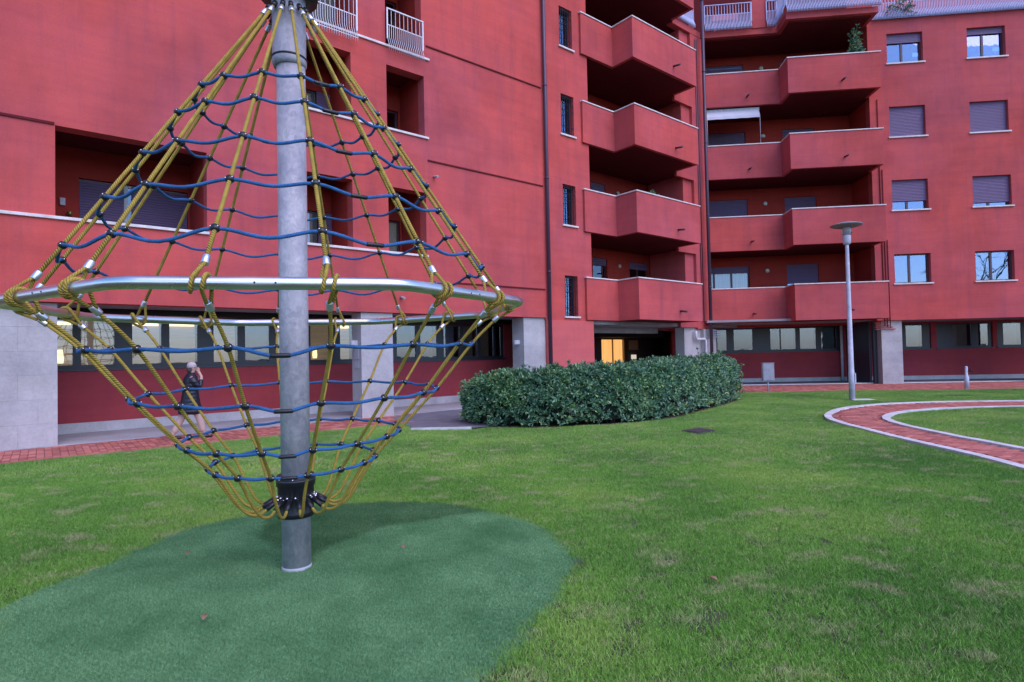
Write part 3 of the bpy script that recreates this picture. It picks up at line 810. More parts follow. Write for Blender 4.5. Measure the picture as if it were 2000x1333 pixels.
def inside(x, y, poly):
    c = False; j = len(poly) - 1
    for i in range(len(poly)):
        xi, yi = poly[i][0], poly[i][1]; xj, yj = poly[j][0], poly[j][1]
        if (yi > y) != (yj > y) and x < (xj - xi) * (y - yi) / (yj - yi) + xi: c = not c
        j = i
    return c
def dist_poly(x, y, poly, closed=True):
    best = 1e9
    for i in range(len(poly) if closed else len(poly) - 1):
        a = poly[i]; b = poly[(i + 1) % len(poly)]
        dx, dy = b[0] - a[0], b[1] - a[1]; l = dx * dx + dy * dy
        t = max(0, min(1, ((x - a[0]) * dx + (y - a[1]) * dy) / l)) if l else 0
        best = min(best, math.hypot(x - a[0] - dx * t, y - a[1] - dy * t))
    return best

path_poly = [(p.x, p.y) for p in outer_k] + [(p.x, p.y) for p in reversed(inner_k)]
grey_path = [(-3.35, 15.8), (-2.25, 13.15), (-1.0, 13.02), (0.4, 13.9), (0.4, 18.5), (-1.2, 18.4)]
hedge_front = [Vector(p) for p in ((-1.30, 14.3), (-0.75, 13.45), (0.53, 12.95), (2.29, 13.15), (3.3, 13.8), (4.25, 14.6), (5.2, 15.8), (6.3, 17.3), (7.65, 19.35))]
hedge_bed = [(p.x, p.y) for p in hedge_front] + [(6.9, 20.6), (5.6, 19.9), (4.2, 17.7), (3.2, 16.5), (1.9, 15.2), (0.6, 14.9), (-0.6, 15.6)]
def A2(x, y): v = Vector((x, y, 0)); return v.dot(uA), v.dot(nA)
def B2(x, y): v = Vector((x, y, 0)); return v.dot(uB), v.dot(nB)
def is_lawn(x, y):
    ua, na = A2(x, y); ub, nb = B2(x, y)
    if na > 12.85 and ua < 10.5: return False
    if na > 15.5: return False
    if nb > 22.93: return False
    if inside(x, y, turf) and dist_poly(x, y, turf) > 0.02: return False
    if inside(x, y, path_poly): return False
    if inside(x, y, grey_path): return False
    if inside(x, y, hedge_bed): return False
    if (x - 3.78) ** 2 + (y - 11.95) ** 2 < 0.10: return False
    if math.hypot(x + 1.72, y - 4.58) < 0.13: return False
    return True

# lawn cells (a grid whose cells are grass); outside the view it goes on as the plain ground sheet
def lawn_mesh(name, material, test, x0, x1, y0, y1, step, z, margin):
    vid = {}; vs = []; fs = []
    def V(i, j):
        if (i, j) not in vid:
            vid[(i, j)] = len(vs); x = x0 + i * step; y = y0 + j * step
            vs.append((x, y, z + 0.03 * noise.noise(Vector((x * 0.35, y * 0.35, 0)))))
        return vid[(i, j)]
    for i in range(int((x1 - x0) / step)):
        for j in range(int((y1 - y0) / step)):
            x = x0 + (i + .5) * step; y = y0 + (j + .5) * step
            if abs(x) > y * 0.95 + 1.5: continue
            if test(x, y): fs.append((V(i, j), V(i + 1, j), V(i + 1, j + 1), V(i, j + 1)))
    me = bpy.data.meshes.new(name); me.from_pydata(vs, [], fs); me.update(); me.materials.append(material)
    o = bpy.data.objects.new(name, me); COL.objects.link(o)
    return o

def grass_material(name, turfy=False):
    M = mat(name, (0.06, 0.13, 0.03), 0.75 if turfy else 0.6, 0, 0.15)
    b = M.node_tree.nodes['Principled BSDF']
    v = pos(M)
    if turfy:
        n1 = noisen(M, v, 1.6, 5, 0.6)
        c = ramp(M, n1, [(0.3, (0.120, 0.29, 0.110)), (0.7, (0.245, 0.46, 0.205))])
        n2 = noisen(M, v, 55, 3, 0.6)
        c = mixc(M, 1.0, c, ramp(M, n2, [(0.25, (0.62, 0.66, 0.62)), (0.75, (1.25, 1.25, 1.3))]), 'MULTIPLY')
        rp = N(M, 'ShaderNodeNewGeometry')
        c = mixc(M, 1.0, c, ramp(M, rp.outputs['Random Per Island'], [(0.0, (0.45,) * 3), (1.0, (1.5,) * 3)]), 'MULTIPLY')
    else:
        n1 = noisen(M, pos(M, (1, 1, 0)), 0.42, 4, 0.55)
        c = ramp(M, n1, [(0.28, (0.085, 0.25, 0.040)), (0.50, (0.185, 0.40, 0.062)), (0.70, (0.35, 0.53, 0.105))])
        n2 = noisen(M, pos(M, (1.0, 1.5, 0)), 2.1, 6, 0.68)
        c = mixc(M, ramp(M, n2, [(0.53, (0, 0, 0)), (0.70, (0.85,) * 3)]), c, (0.56, 0.49, 0.29))
        n3 = noisen(M, v, 28, 3, 0.6)
        c = mixc(M, 1.0, c, ramp(M, n3, [(0.25, (0.6, 0.66, 0.6)), (0.75, (1.35, 1.28, 1.2))]), 'MULTIPLY')
        rp = N(M, 'ShaderNodeNewGeometry')
        c = mixc(M, ramp(M, rp.outputs['Random Per Island'], [(0.84, (0, 0, 0)), (0.88, (0.7,) * 3)]), c, (0.42, 0.36, 0.20))
        c = mixc(M, 1.0, c, ramp(M, rp.outputs['Random Per Island'], [(0.0, (0.55,) * 3), (0.8, (1.35,) * 3)]), 'MULTIPLY')
    setcol(M, c)
    return M
GRASS = grass_material('grass_blade')
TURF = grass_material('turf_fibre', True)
TURF_D = grass_material('turf_fibre_shaded', True)
for el, k in ((TURF_D, 0.62),):  # far pile's shading put into the fibre colour by darkening it
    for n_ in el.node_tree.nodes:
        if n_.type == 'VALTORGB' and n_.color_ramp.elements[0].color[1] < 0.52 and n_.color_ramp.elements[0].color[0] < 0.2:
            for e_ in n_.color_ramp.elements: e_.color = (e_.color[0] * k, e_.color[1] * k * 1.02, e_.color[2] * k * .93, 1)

def scatter(o, blade_mat, patch, per_patch, dens, h, w_, lean, seed, lean_dir=None):
    """geometry nodes: grow blades (three-sided spikes) in a few patches, place the patches over the sheet"""
    ng = bpy.data.node_groups.new('grow_' + o.name, 'GeometryNodeTree')
    ng.interface.new_socket('Geometry', in_out='INPUT', socket_type='NodeSocketGeometry')
    ng.interface.new_socket('Geometry', in_out='OUTPUT', socket_type='NodeSocketGeometry')
    nd = ng.nodes; lk = ng.links.new
    gi = nd.new('NodeGroupInput'); go = nd.new('NodeGroupOutput')
    join = nd.new('GeometryNodeJoinGeometry')
    lk(gi.outputs[0], join.inputs[0])
    g2i = nd.new('GeometryNodeGeometryToInstance')
    for s in range(4):
        grid = nd.new('GeometryNodeMeshGrid'); grid.inputs['Size X'].default_value = patch; grid.inputs['Size Y'].default_value = patch
        dp = nd.new('GeometryNodeDistributePointsOnFaces'); dp.inputs['Density'].default_value = per_patch / patch / patch; dp.inputs['Seed'].default_value = seed + s
        lk(grid.outputs[0], dp.inputs[0])
        cone = nd.new('GeometryNodeMeshCone'); cone.inputs['Vertices'].default_value = 3
        cone.inputs['Radius Top'].default_value = w_ * 0.12; cone.inputs['Radius Bottom'].default_value = w_; cone.inputs['Depth'].default_value = h
        if 'Side Segments' in cone.inputs: cone.inputs['Side Segments'].default_value = 2
        # bend the tip
        sp = nd.new('GeometryNodeSetPosition'); lk(cone.outputs['Mesh'], sp.inputs[0])
        po = nd.new('GeometryNodeInputPosition'); sx = nd.new('ShaderNodeSeparateXYZ'); lk(po.outputs[0], sx.inputs[0])
        pw = nd.new('ShaderNodeMath'); pw.operation = 'POWER'; dv = nd.new('ShaderNodeMath'); dv.operation = 'DIVIDE'; dv.inputs[1].default_value = h
        lk(sx.outputs[2], dv.inputs[0]); lk(dv.outputs[0], pw.inputs[0]); pw.inputs[1].default_value = 2.0
        ml = nd.new('ShaderNodeMath'); ml.operation = 'MULTIPLY'; ml.inputs[1].default_value = h * 0.45; lk(pw.outputs[0], ml.inputs[0])
        cx = nd.new('ShaderNodeCombineXYZ'); lk(ml.outputs[0], cx.inputs[0]); lk(cx.outputs[0], sp.inputs['Offset'])
        ip = nd.new('GeometryNodeInstanceOnPoints'); lk(dp.outputs[0], ip.inputs['Points']); lk(sp.outputs[0], ip.inputs['Instance'])
        rr = nd.new('FunctionNodeRandomValue'); rr.data_type = 'FLOAT_VECTOR'
        ld = lean_dir or (0, 0)
        rr.inputs[0].default_value = (-lean + ld[0], -lean + ld[1], 0); rr.inputs[1].default_value = (lean + ld[0], lean + ld[1], 6.283); rr.inputs['Seed'].default_value = seed + 10 + s
        lk(rr.outputs[0], ip.inputs['Rotation'])
        rs = nd.new('FunctionNodeRandomValue'); rs.data_type = 'FLOAT_VECTOR'
        rs.inputs[0].default_value = (0.7, 0.7, 0.35); rs.inputs[1].default_value = (1.2, 1.2, 1.15); rs.inputs['Seed'].default_value = seed + 20 + s
        lk(rs.outputs[0], ip.inputs['Scale'])
        rl = nd.new('GeometryNodeRealizeInstances'); lk(ip.outputs[0], rl.inputs[0])
        sm = nd.new('GeometryNodeSetMaterial'); sm.inputs['Material'].default_value = blade_mat; lk(rl.outputs[0], sm.inputs[0])
        lk(sm.outputs[0], g2i.inputs[0])
    dp = nd.new('GeometryNodeDistributePointsOnFaces'); dp.inputs['Density'].default_value = dens; dp.inputs['Seed'].default_value = seed + 99
    lk(gi.outputs[0], dp.inputs[0])
    ip = nd.new('GeometryNodeInstanceOnPoints'); lk(dp.outputs[0], ip.inputs['Points']); lk(g2i.outputs[0], ip.inputs['Instance'])
    ip.inputs['Pick Instance'].default_value = True
    if not lean_dir:
        rr = nd.new('FunctionNodeRandomValue'); rr.data_type = 'FLOAT_VECTOR'; rr.inputs[0].default_value = (0, 0, 0); rr.inputs[1].default_value = (0, 0, 6.283)
        lk(rr.outputs[0], ip.inputs['Rotation'])
    rs = nd.new('FunctionNodeRandomValue'); rs.data_type = 'FLOAT_VECTOR'
    rs.inputs[0].default_value = (0.9, 0.9, 0.75); rs.inputs[1].default_value = (1.15, 1.15, 1.2)
    lk(rs.outputs[0], ip.inputs['Scale'])
    lk(ip.outputs[0], join.inputs[0])
    lk(join.outputs[0], go.inputs[0])
    md = o.modifiers.new('blades', 'NODES'); md.node_group = ng

near = lawn_mesh('lawn', SOIL, lambda x, y: y < 8.5 and is_lawn(x, y), -9, 9, 1.6, 8.5, 0.05, 0.0, 0)
near['kind'] = 'stuff'
scatter(near, GRASS, 0.13, 85, 260, 0.037, 0.0019, 0.65, 3)
far = lawn_mesh('lawn', SOIL, lambda x, y: y >= 8.5 and is_lawn(x, y), -13, 24, 8.5, 23, 0.10, 0.0, 0)
far['kind'] = 'stuff'
scatter(far, GRASS, 0.15, 42, 170, 0.036, 0.0028, 0.5, 33)

# artificial turf: pile leans two ways, the darker lie put into fibre colour
seam_a = [(-2.75, 6.6), (-2.35, 5.35), (-2.0, 4.95), (-1.72, 4.70), (-1.62, 4.97), (-1.28, 5.55), (-0.41, 6.02), (0.1, 6.6)]
def side(x, y):   # True when beyond the seam
    for k in range(len(seam_a) - 1):
        a, b = seam_a[k], seam_a[k + 1]
        if a[0] <= x <= b[0]: return y > a[1] + (b[1] - a[1]) * (x - a[0]) / (b[0] - a[0])
    return False
def turf_sheet(beyond, M, ld, seed, name):
    vid = {}; vs = []; fs = []; st = 0.05
    def V(i, j):
        if (i, j) not in vid:
            x = -4 + i * st; y = 1.8 + j * st; vid[(i, j)] = len(vs)
            d = dist_poly(x, y, turf)
            h = 0.018 * min(1, d / 0.4) + 0.022 * noise.noise(Vector((x * 0.9, y * 0.9, 3))) * min(1, d) - 0.012 * math.exp(-((x + 1.72) ** 2 + (y - 4.5) ** 2) / 0.12)
            vs.append((x, y, 0.008 + max(-0.005, h)))
        return vid[(i, j)]
    for i in range(96):
        for j in range(100):
            x = -4 + (i + .5) * st; y = 1.8 + (j + .5) * st
            if inside(x, y, turf) and side(x, y) == beyond: fs.append((V(i, j), V(i + 1, j), V(i + 1, j + 1), V(i, j + 1)))
    me = bpy.data.meshes.new(name); me.from_pydata(vs, [], fs); me.update(); me.materials.append(M)
    for p in me.polygons: p.use_smooth = True
    o = bpy.data.objects.new(name, me); COL.objects.link(o); o['kind'] = 'stuff'
    scatter(o, M, 0.08, 75, 820, 0.022, 0.0011, 0.55, seed, ld)
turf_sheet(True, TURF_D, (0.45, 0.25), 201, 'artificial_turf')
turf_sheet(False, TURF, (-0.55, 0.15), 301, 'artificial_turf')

# brick paving and kerbs
BRICK = mat('brick_paver', (0.34, 0.085, 0.055), 0.85, 0, 0.2)
_o = N(BRICK, 'ShaderNodeNewGeometry')
_oi = N(BRICK, 'ShaderNodeObjectInfo')
_ad = N(BRICK, 'ShaderNodeMath', operation='ADD'); L(BRICK, _o.outputs['Random Per Island'], _ad.inputs[0]); L(BRICK, _oi.outputs['Random'], _ad.inputs[1])
_fr = N(BRICK, 'ShaderNodeMath', operation='FRACT'); L(BRICK, _ad.outputs[0], _fr.inputs[0])
_c = ramp(BRICK, _fr.outputs[0], [(0, (0.33, 0.11, 0.09)), (0.5, (0.46, 0.145, 0.11)), (1, (0.57, 0.22, 0.175))])
_c = mixc(BRICK, 1.0, _c, ramp(BRICK, noisen(BRICK, pos(BRICK), 2.2, 6, .7), [(0.3, (0.72, 0.75, 0.8)), (0.65, (1.1, 1.08, 1.05))]), 'MULTIPLY')
setcol(BRICK, _c); bump(BRICK, noisen(BRICK, pos(BRICK), 70, 3), 0.3, 0.004)
MORT = concrete('joint_sand', (0.20, 0.13, 0.11))
def lay(bricks, parent, near_n=290):
    """bricks: list of (center, along-vector, across-vector, length, width, z); nearest ones become objects"""
    bricks.sort(key=lambda b: (Vector((b[0][0], b[0][1], 0)) - Vector((0, 0, 0))).length)
    meshes = {}
    rest = MB()
    for i, (c, a, b, l, w_, z) in enumerate(bricks):
        if i < near_n:
            key = (round(l, 3), round(w_, 3))
            if key not in meshes:
                mb = MB(); e = 0.004; h = 0.03
                vs = []
                for zz, q in ((-h, 0), (0 - e, 0), (0, e)):
                    for sx, sy in ((-1, -1), (1, -1), (1, 1), (-1, 1)): vs.append(Vector((sx * (l / 2 - q), sy * (w_ / 2 - q), zz)))
                mb.v = vs
                for r_ in (0, 4):
                    for k in range(4): mb.f.append((r_ + k, r_ + (k + 1) % 4, r_ + 4 + (k + 1) % 4, r_ + 4 + k)); mb.sm.append(False)
                mb.f.append((8, 9, 10, 11)); mb.sm.append(False)
                me = bpy.data.meshes.new('brick'); me.from_pydata([tuple(v) for v in mb.v], [], mb.f); me.update(); me.materials.append(BRICK)
                meshes[key] = me
            o = bpy.data.objects.new('brick', meshes[key]); COL.objects.link(o); o.parent = parent
            o.location = (c[0], c[1], z + rnd.uniform(-.002, .002)); o.rotation_euler = (rnd.uniform(-.006, .006), rnd.uniform(-.006, .006), math.atan2(a.y, a.x) + rnd.uniform(-.008, .008))
        else:
            i0 = len(rest.v); zz = z + rnd.uniform(-.0025, .0025)
            for dz in (-0.03, 0):
                for sx, sy in ((-1, -1), (1, -1), (1, 1), (-1, 1)):
                    p = Vector((c[0], c[1], 0)) + a * sx * l / 2 + b * sy * w_ / 2; rest.v.append(Vector((p.x, p.y, zz + dz)))
            for f in ((4, 5, 6, 7), (0, 1, 5, 4), (1, 2, 6, 5), (2, 3, 7, 6), (3, 0, 4, 7)): rest.f.append(tuple(i0 + k for k in f)); rest.sm.append(False)
    if rest.v: rest.build('bricks', BRICK, parent, kind='stuff')

# pavement along wing A
pa = MB().box(FA, -6, 10.4, 12.88, 14.74, -0.02, 0.004).build('pavement', MORT, kind='structure')
bl = []
rows = 8; L0 = (14.72 - 12.98) / rows
for k in range(int(16.3 / 0.115)):
    u = -5.95 + k * 0.115 + 0.0575
    for r_ in range(rows):
        nn = 12.98 + (r_ + .5) * L0
        c = FA(u, nn, 0)
        if inside(c.x, c.y, grey_path): continue
        bl.append(((c.x, c.y), nA.to_2d().to_3d(), -uA.to_2d().to_3d(), L0 - 0.008, 0.107, 0.016))
lay(bl, pa)
for k in range(16):
    if inside(*FA(-6 + k * 1.02 + .5, 12.93, 0).to_2d(), grey_path): continue
    MB().box(FA, -6 + k * 1.02 + 0.004, -6 + (k + 1) * 1.02 - 0.004, 12.885, 12.975, -0.02, 0.020).build('edging_brick', BRICK, pa)
MB().box(FA, -9, 16.0, 14.742, 17.0, -0.02, 0.03).build('portico_floor', FLOORC, kind='structure')
MB().box(FA, 13.2, 30, 12.2, 19.5, -0.025, 0.012).build('passage_floor', FLOORC, kind='structure')
sheet('grey_path', grey_path, 0.018, ASPH)
MB().box(FW, -2.3, -0.95, 12.98, 13.05, -0.02, 0.05).build('grey_path_kerb', KERB, kind='structure')
# pavement in front of wing B
pb = MB().box(FB, 3.5, 30, 22.95, 27.5, -0.02, 0.004).build('pavement', MORT, kind='structure')
bl = []
for k in range(int(22 / 0.13)):
    for r_ in range(19):
        c = FB(6.0 + k * 0.13, 23.07 + r_ * 0.228 + 0.114, 0)
        bl.append(((c.x, c.y), nB.copy(), -uB.copy(), 0.220, 0.122, 0.016))
lay(bl, pb, 0)
MB().box(FB, 3.5, 30, 27.42, 27.52, -0.02, 0.05).build('portico_kerb', KERB, kind='structure')
MB().box(FB, 3.5, 30, 27.522, 29.8, -0.02, 0.03).build('portico_floor', ASPH, kind='structure')

# winding garden path with white kerb stones
pm = []
path_o = sheet('garden_path', path_poly, 0.006, MORT)
def resample(pts, step):
    out = [pts[0].copy()]; acc = 0
    for a, b in zip(pts[:-1], pts[1:]):
        d = (b - a).length; t = step - acc
        while t <= d:
            out.append(a + (b - a) * (t / d)); t += step
        acc = d - (t - step)
    return out
def kerb_line(line, step, wd, sgn):
    P = resample(line, step)
    for a, b in zip(P[:-1], P[1:]):
        t = (b - a).normalized(); nn = Vector((-t.y, t.x)) * sgn
        a2 = a + t * 0.004; b2 = b - t * 0.004
        q = [a2, b2, b2 + nn * wd, a2 + nn * wd]
        if sgn < 0: q.reverse()
        MB().prism([(p.x, p.y) for p in q], -0.03, 0.045 + rnd.uniform(-.003, .003)).build('kerb_stone', KERB, path_o)
kerb_line(outer_k, 0.5, 0.15, -1)
kerb_line(inner_k, 0.5, 0.15, 1)
# brick courses run across the path
cl_o = resample(outer_k, 0.02); cl_i = resample(inner_k, 0.02)
def along(pts, t): 
    k = t * (len(pts) - 1); i = min(int(k), len(pts) - 2); return pts[i].lerp(pts[i + 1], k - i)
bl = []
cen = [(along(cl_o, i / 400.0) + along(cl_i, i / 400.0)) / 2 for i in range(401)]
cen = resample(cen, 0.105)
for k, (a, b) in enumerate(zip(cen[:-1], cen[1:])):
    t = (b - a).normalized(); nn = Vector((-t.y, t.x)); mid = (a + b) / 2
    for r_ in range(-5, 6):
        off = (r_ + (0.5 if k % 2 else 0)) * 0.205
        p = mid + nn * off
        if not inside(p.x, p.y, path_poly): continue
        do = dist_poly(p.x, p.y, [(q.x, q.y) for q in outer_k], False); di = dist_poly(p.x, p.y, [(q.x, q.y) for q in inner_k], False)
        if min(do, di) < 0.255: 
            if min(do, di) < 0.20: continue
            bl.append(((p.x, p.y), nn.to_3d(), -t.to_3d(), 0.10, 0.097, 0.022)); continue
        bl.append(((p.x, p.y), nn.to_3d(), -t.to_3d(), 0.197, 0.097, 0.022))
lay(bl, path_o)

# manhole cover in the lawn
mh = thing('manhole_cover', (3.78, 11.93, 0), 'dark brown square manhole cover sunk in the lawn in front of the hedge', 'manhole cover')
q = [Vector((3.44, 11.92)), Vector((3.66, 11.52)), Vector((4.12, 11.88)), Vector((3.90, 12.32))]
MH = concrete('rusty_cover', (0.075, 0.055, 0.06), 6, .5)
MB().prism([(p.x, p.y) for p in q], -0.02, 0.018).build('rim', MH, mh)
c0 = sum(q, Vector((0, 0))) / 4
MB().prism([tuple(c0 + (p - c0) * 0.86) for p in q], 0.019, 0.026).build('lid', MH, mh)
mh2 = thing('drain_cover', (14.4, 18.8, 0), 'long dark drain cover lying in grass near the tap post', 'drain cover')
MB().box(FB, 12.2 - 0.45, 12.2 + 0.45, 20.05, 20.4, -0.02, 0.03).build('lid', MH, mh2)

# ------------------------------------------------------------------ spinning rope climber
CX, CY = -1.71, 4.58
net = thing('rope_climber', (CX, CY, 0), 'tall galvanised pole with a spinning cone of ochre and blue climbing ropes and steel ring', 'climbing frame')
YAW = -1.494
side0 = YAW + math.pi / 16
def ang(k):
    s_ = k // 2; return side0 + s_ * math.pi / 4 + (-1 if k % 2 == 0 else 1) * R(10.6)
def octa(k, a=1.665):
    th = ang(k); s_ = side0 + (k // 2) * math.pi / 4
    return a / math.cos(th - s_)
RZ = 2.04
def rz(x): return RZ + 0.005 * (x - CX)
mast = MB().tube([(CX - .012, CY, -0.02), (CX - .012, CY, 4.02)], 0.109, 40)
mast.build('mast', GALV, net)
MB().lathe((CX - .022, CY, 4.0), [(0.118, -.03), (0.131, 0.0), (0.131, 0.035), (0.128, 0.04), (0.128, 0.75)], 40).build('mast_sleeve', GALV, net)
MB().lathe((CX - .022, CY, 4.0), [(0.129, 0.03), (0.136, 0.034), (0.136, 0.046), (0.129, 0.05)], 40).build('seal_ring', BLACKR, net)
MB().lathe((CX - .022, CY, 4.56), [(0.13, -0.03), (0.22, -0.03), (0.225, 0.0), (0.22, 0.03), (0.13, 0.03)], 32).build('top_collar', BLACKR, net)
MB().lathe((CX - .012, CY, 0.0), [(0.1105, 0.0), (0.112, 0.004), (0.112, 0.040), (0.1105, 0.043)], 40).build('foot_tape', mat('worn_tape', (0.50, 0.49, 0.52), .6), net)
hub = MB().lathe((CX - .012, CY, 0.0), [(0.112, 0.42), (0.137, 0.425), (0.137, 0.465), (0.134, 0.47), (0.135, 0.66), (0.146, 0.665), (0.146, 0.735), (0.140, 0.745), (0.112, 0.746)], 40).build('hub', BLACKR, net)
MB().lathe((CX - .012, CY, 0.0), [(0.146, 0.700), (0.149, 0.702), (0.149, 0.712), (0.146, 0.714)], 40).build('hub_band', FRAME_G, hub)
bb = MB()
for k in range(14):
    a = k * math.pi / 7 + .1
    bb.ball((CX - .012 + 0.137 * math.cos(a), CY + 0.137 * math.sin(a), 0.585), 0.009, 8, 5)
for k in range(8):
    a = k * math.pi / 4 + .2
    bb.ball((CX - .012 + 0.146 * math.cos(a), CY + 0.146 * math.sin(a), 0.725), 0.007, 8, 5)
bb.build('bolts', NICKEL, hub)

# octagonal steel ring with rounded bends
Rv = 1.665 / math.cos(math.pi / 8); rp = []
for k in range(8):
    th = side0 - math.pi / 8 + k * math.pi / 4
    v = Vector((math.cos(th), math.sin(th))) * Rv
    vp = Vector((math.cos(th - math.pi / 4), math.sin(th - math.pi / 4))) * Rv
    vn = Vector((math.cos(th + math.pi / 4), math.sin(th + math.pi / 4))) * Rv
    a = v + (vp - v).normalized() * 0.12; b = v + (vn - v).normalized() * 0.12
    for t in [i / 8 for i in range(9)]:
        p = a * (1 - t) ** 2 + v * 2 * t * (1 - t) + b * t * t
        rp.append((CX + p.x, CY + p.y, rz(CX + p.x)))
ring = MB().tube(rp, 0.034, 20, closed=True).build('ring_tube', STEEL, net)
# couplings (short thicker sleeves with screws) on each side
for k in range(8):
    s_ = side0 + k * math.pi / 4
    c = Vector((CX + 1.665 * math.cos(s_), CY + 1.665 * math.sin(s_))); t = Vector((-math.sin(s_), math.cos(s_)))
    z = rz(c.x)
    cp = MB()
    for d in (-0.001,):
        cp.tube([(c.x + t.x * (d - .0015), c.y + t.y * (d - .0015), z), (c.x + t.x * (d + .0015), c.y + t.y * (d + .0015), z)], 0.0335, 20)
    nrm = Vector((math.cos(s_), math.sin(s_)))
    for d in (-0.05, 0.05):
        p = c + t * d + nrm * 0.032
        cp.ball((p.x, p.y, z), 0.006, 8, 5)
    cp.build('tube_joint', FRAME_G, ring)

top_pts = []; ring_pts = []
for k in range(16):
    th = ang(k) - 0.0
    top_pts.append(Vector((CX - .022 + 0.15 * math.cos(th), CY + 0.15 * math.sin(th), 4.42)))
    r_ = octa(k)
    x, y = CX + r_ * math.cos(th), CY + r_ * math.sin(th)
    ring_pts.append(Vector((x, y, rz(x))))
UPT = [0.342, 0.445, 0.586, 0.726, 0.865]
LOWS = [(-1.704, 4.581, 1.750, 1.386, 0.021, -0.004, 0.021), (-1.712, 4.580, 1.399, 1.103, 0.019, -0.007, 0.022),
        (-1.718, 4.580, 1.064, 0.802, 0.021, 0.001, 0.031), (-1.719, 4.580, 0.863, 0.612, 0.014, 0.002, 0.038)]
knots = [[None] * 16 for _ in range(9)]
for i, t in enumerate(UPT):
    for k in range(16): knots[i][k] = top_pts[k].lerp(ring_pts[k], t)
for i, (cx, cy, z, r_, dy, tx, ty) in enumerate(LOWS):
    for k in range(16):
        th = YAW + dy + k * math.pi / 8
        x = r_ * math.cos(th); y = r_ * math.sin(th)
        knots[5 + i][k] = Vector((cx + x, cy + y, z + tx * x + ty * y))
RY, RB = 0.0120, 0.0108
def catmull(P, n):
    P = [P[0] * 2 - P[1]] + P + [P[-1] * 2 - P[-2]]; out = []
    for i in range(1, len(P) - 2):
        p0, p1, p2, p3 = P[i - 1], P[i], P[i + 1], P[i + 2]
        for k in range(n):
            t = k / n
            out.append(0.5 * ((2 * p1) + (-p0 + p2) * t + (2 * p0 - 5 * p1 + 4 * p2 - p3) * t * t + (-p0 + 3 * p1 - 3 * p2 + p3) * t ** 3))
    out.append(P[-2]); return out
def ferrule(p, d, parent, r=0.0205, l=0.055):
    d = d.normalized()
    mb = MB().lathe(p - d * l / 2, [(r * .92, 0), (r, 0.004), (r, l - .004), (r * .92, l)], 14, axis=d)
    return mb.build('ferrule', ALU, parent)
for k in range(16):
    th = ang(k); out = Vector((math.cos(th), math.sin(th), 0)); sdir = side0 + (k // 2) * math.pi / 4
    tng = Vector((-math.sin(sdir), math.cos(sdir), 0))      # tube direction
    radial = Vector((math.cos(sdir), math.sin(sdir), 0))
    # upper rope
    A = top_pts[k]; Bp = ring_pts[k]; d = (A - Bp).normalized()
    fpos = Bp + d * 0.155
    up_off = tng * (-0.018)
    rope = MB().tube([A + (Bp - A) * t_ for t_ in (0, .2, .4, .6, .8)] + [fpos], RY, 10)
    # eye around the tube, upper side
    RT = 0.033 + RY + 0.001
    def eye(center, d, side_off, fp):
        # loop starting and ending at the ferrule, passing round the tube
        e1 = (d - tng * d.dot(tng)).normalized(); e2 = tng.cross(e1).normalized()
        pts = [fp + tng * 0.009]
        for j in range(13):
            a = R(-112 + 224 * j / 12) + math.pi
            c = center + tng * side_off * (1 + 0.0 * j)
            pts.append(c + e1 * (math.cos(a) * RT) + e2 * (math.sin(a) * RT) + tng * (0.016 - 0.032 * j / 12))
        pts.append(fp - tng * 0.009)
        return catmull(pts, 3)
    rope.tube(eye(Bp - tng * 0.034, d, 0, fpos), RY * .86, 8)
    ro = rope.build('vertical_rope', YROPE, net)
    ferrule(fpos, d, ro); ferrule(A + (Bp - A).normalized() * 0.10, d, ro)
    MB().tube([A - (Bp - A).normalized() * 0.0, A + (Bp - A).normalized() * 0.05], 0.02, 10).build('rope_sleeve', BLACKR, ro)
    # lower rope
    P1 = knots[5][k]; d2 = (P1 - Bp).normalized(); f2 = Bp + d2 * 0.15
    hubth = YAW + k * math.pi / 8 + 0.0
    h0 = Vector((CX - .012 + 0.14 * math.cos(hubth), CY + 0.14 * math.sin(hubth), 0.575))
    o2 = Vector((math.cos(hubth), math.sin(hubth), 0))
    h1 = h0 + o2 * 0.13 + Vector((0, 0, -0.055))
    low = [f2] + [knots[5 + i][k] for i in range(4)]
    kk = knots[8][k]; mid = Vector((CX, CY, 0))
    h1 = h0 + o2 * 0.085 + Vector((0, 0, -0.05))
    zz = (kk.z - 0.863)
    low += [Vector((CX - .012, CY, 0)) + o2 * a_ + Vector((0, 0, b_ + zz * c_)) for a_, b_, c_ in ((0.495, 0.68, .6), (0.395, 0.535, .3), (0.30, 0.492, .15))] + [h1]
    rope = MB().tube(catmull(low, 5), RY * .94, 10)
    rope.tube(eye(Bp + tng * 0.034, d2, 0, f2), RY * .86, 8)
    ro = rope.build('vertical_rope', YROPE, net)
    ferrule(f2, d2, ro)
    MB().tube([h1 + (h1 - h0) * 0.18, h0 + (h1 - h0) * 0.15], 0.0175, 10).build('rope_sleeve', BLACKR, ro)
    MB().ball(h0 + (h1 - h0) * 0.12, 0.014, 8, 6).build('swivel_bolt', NICKEL, ro)

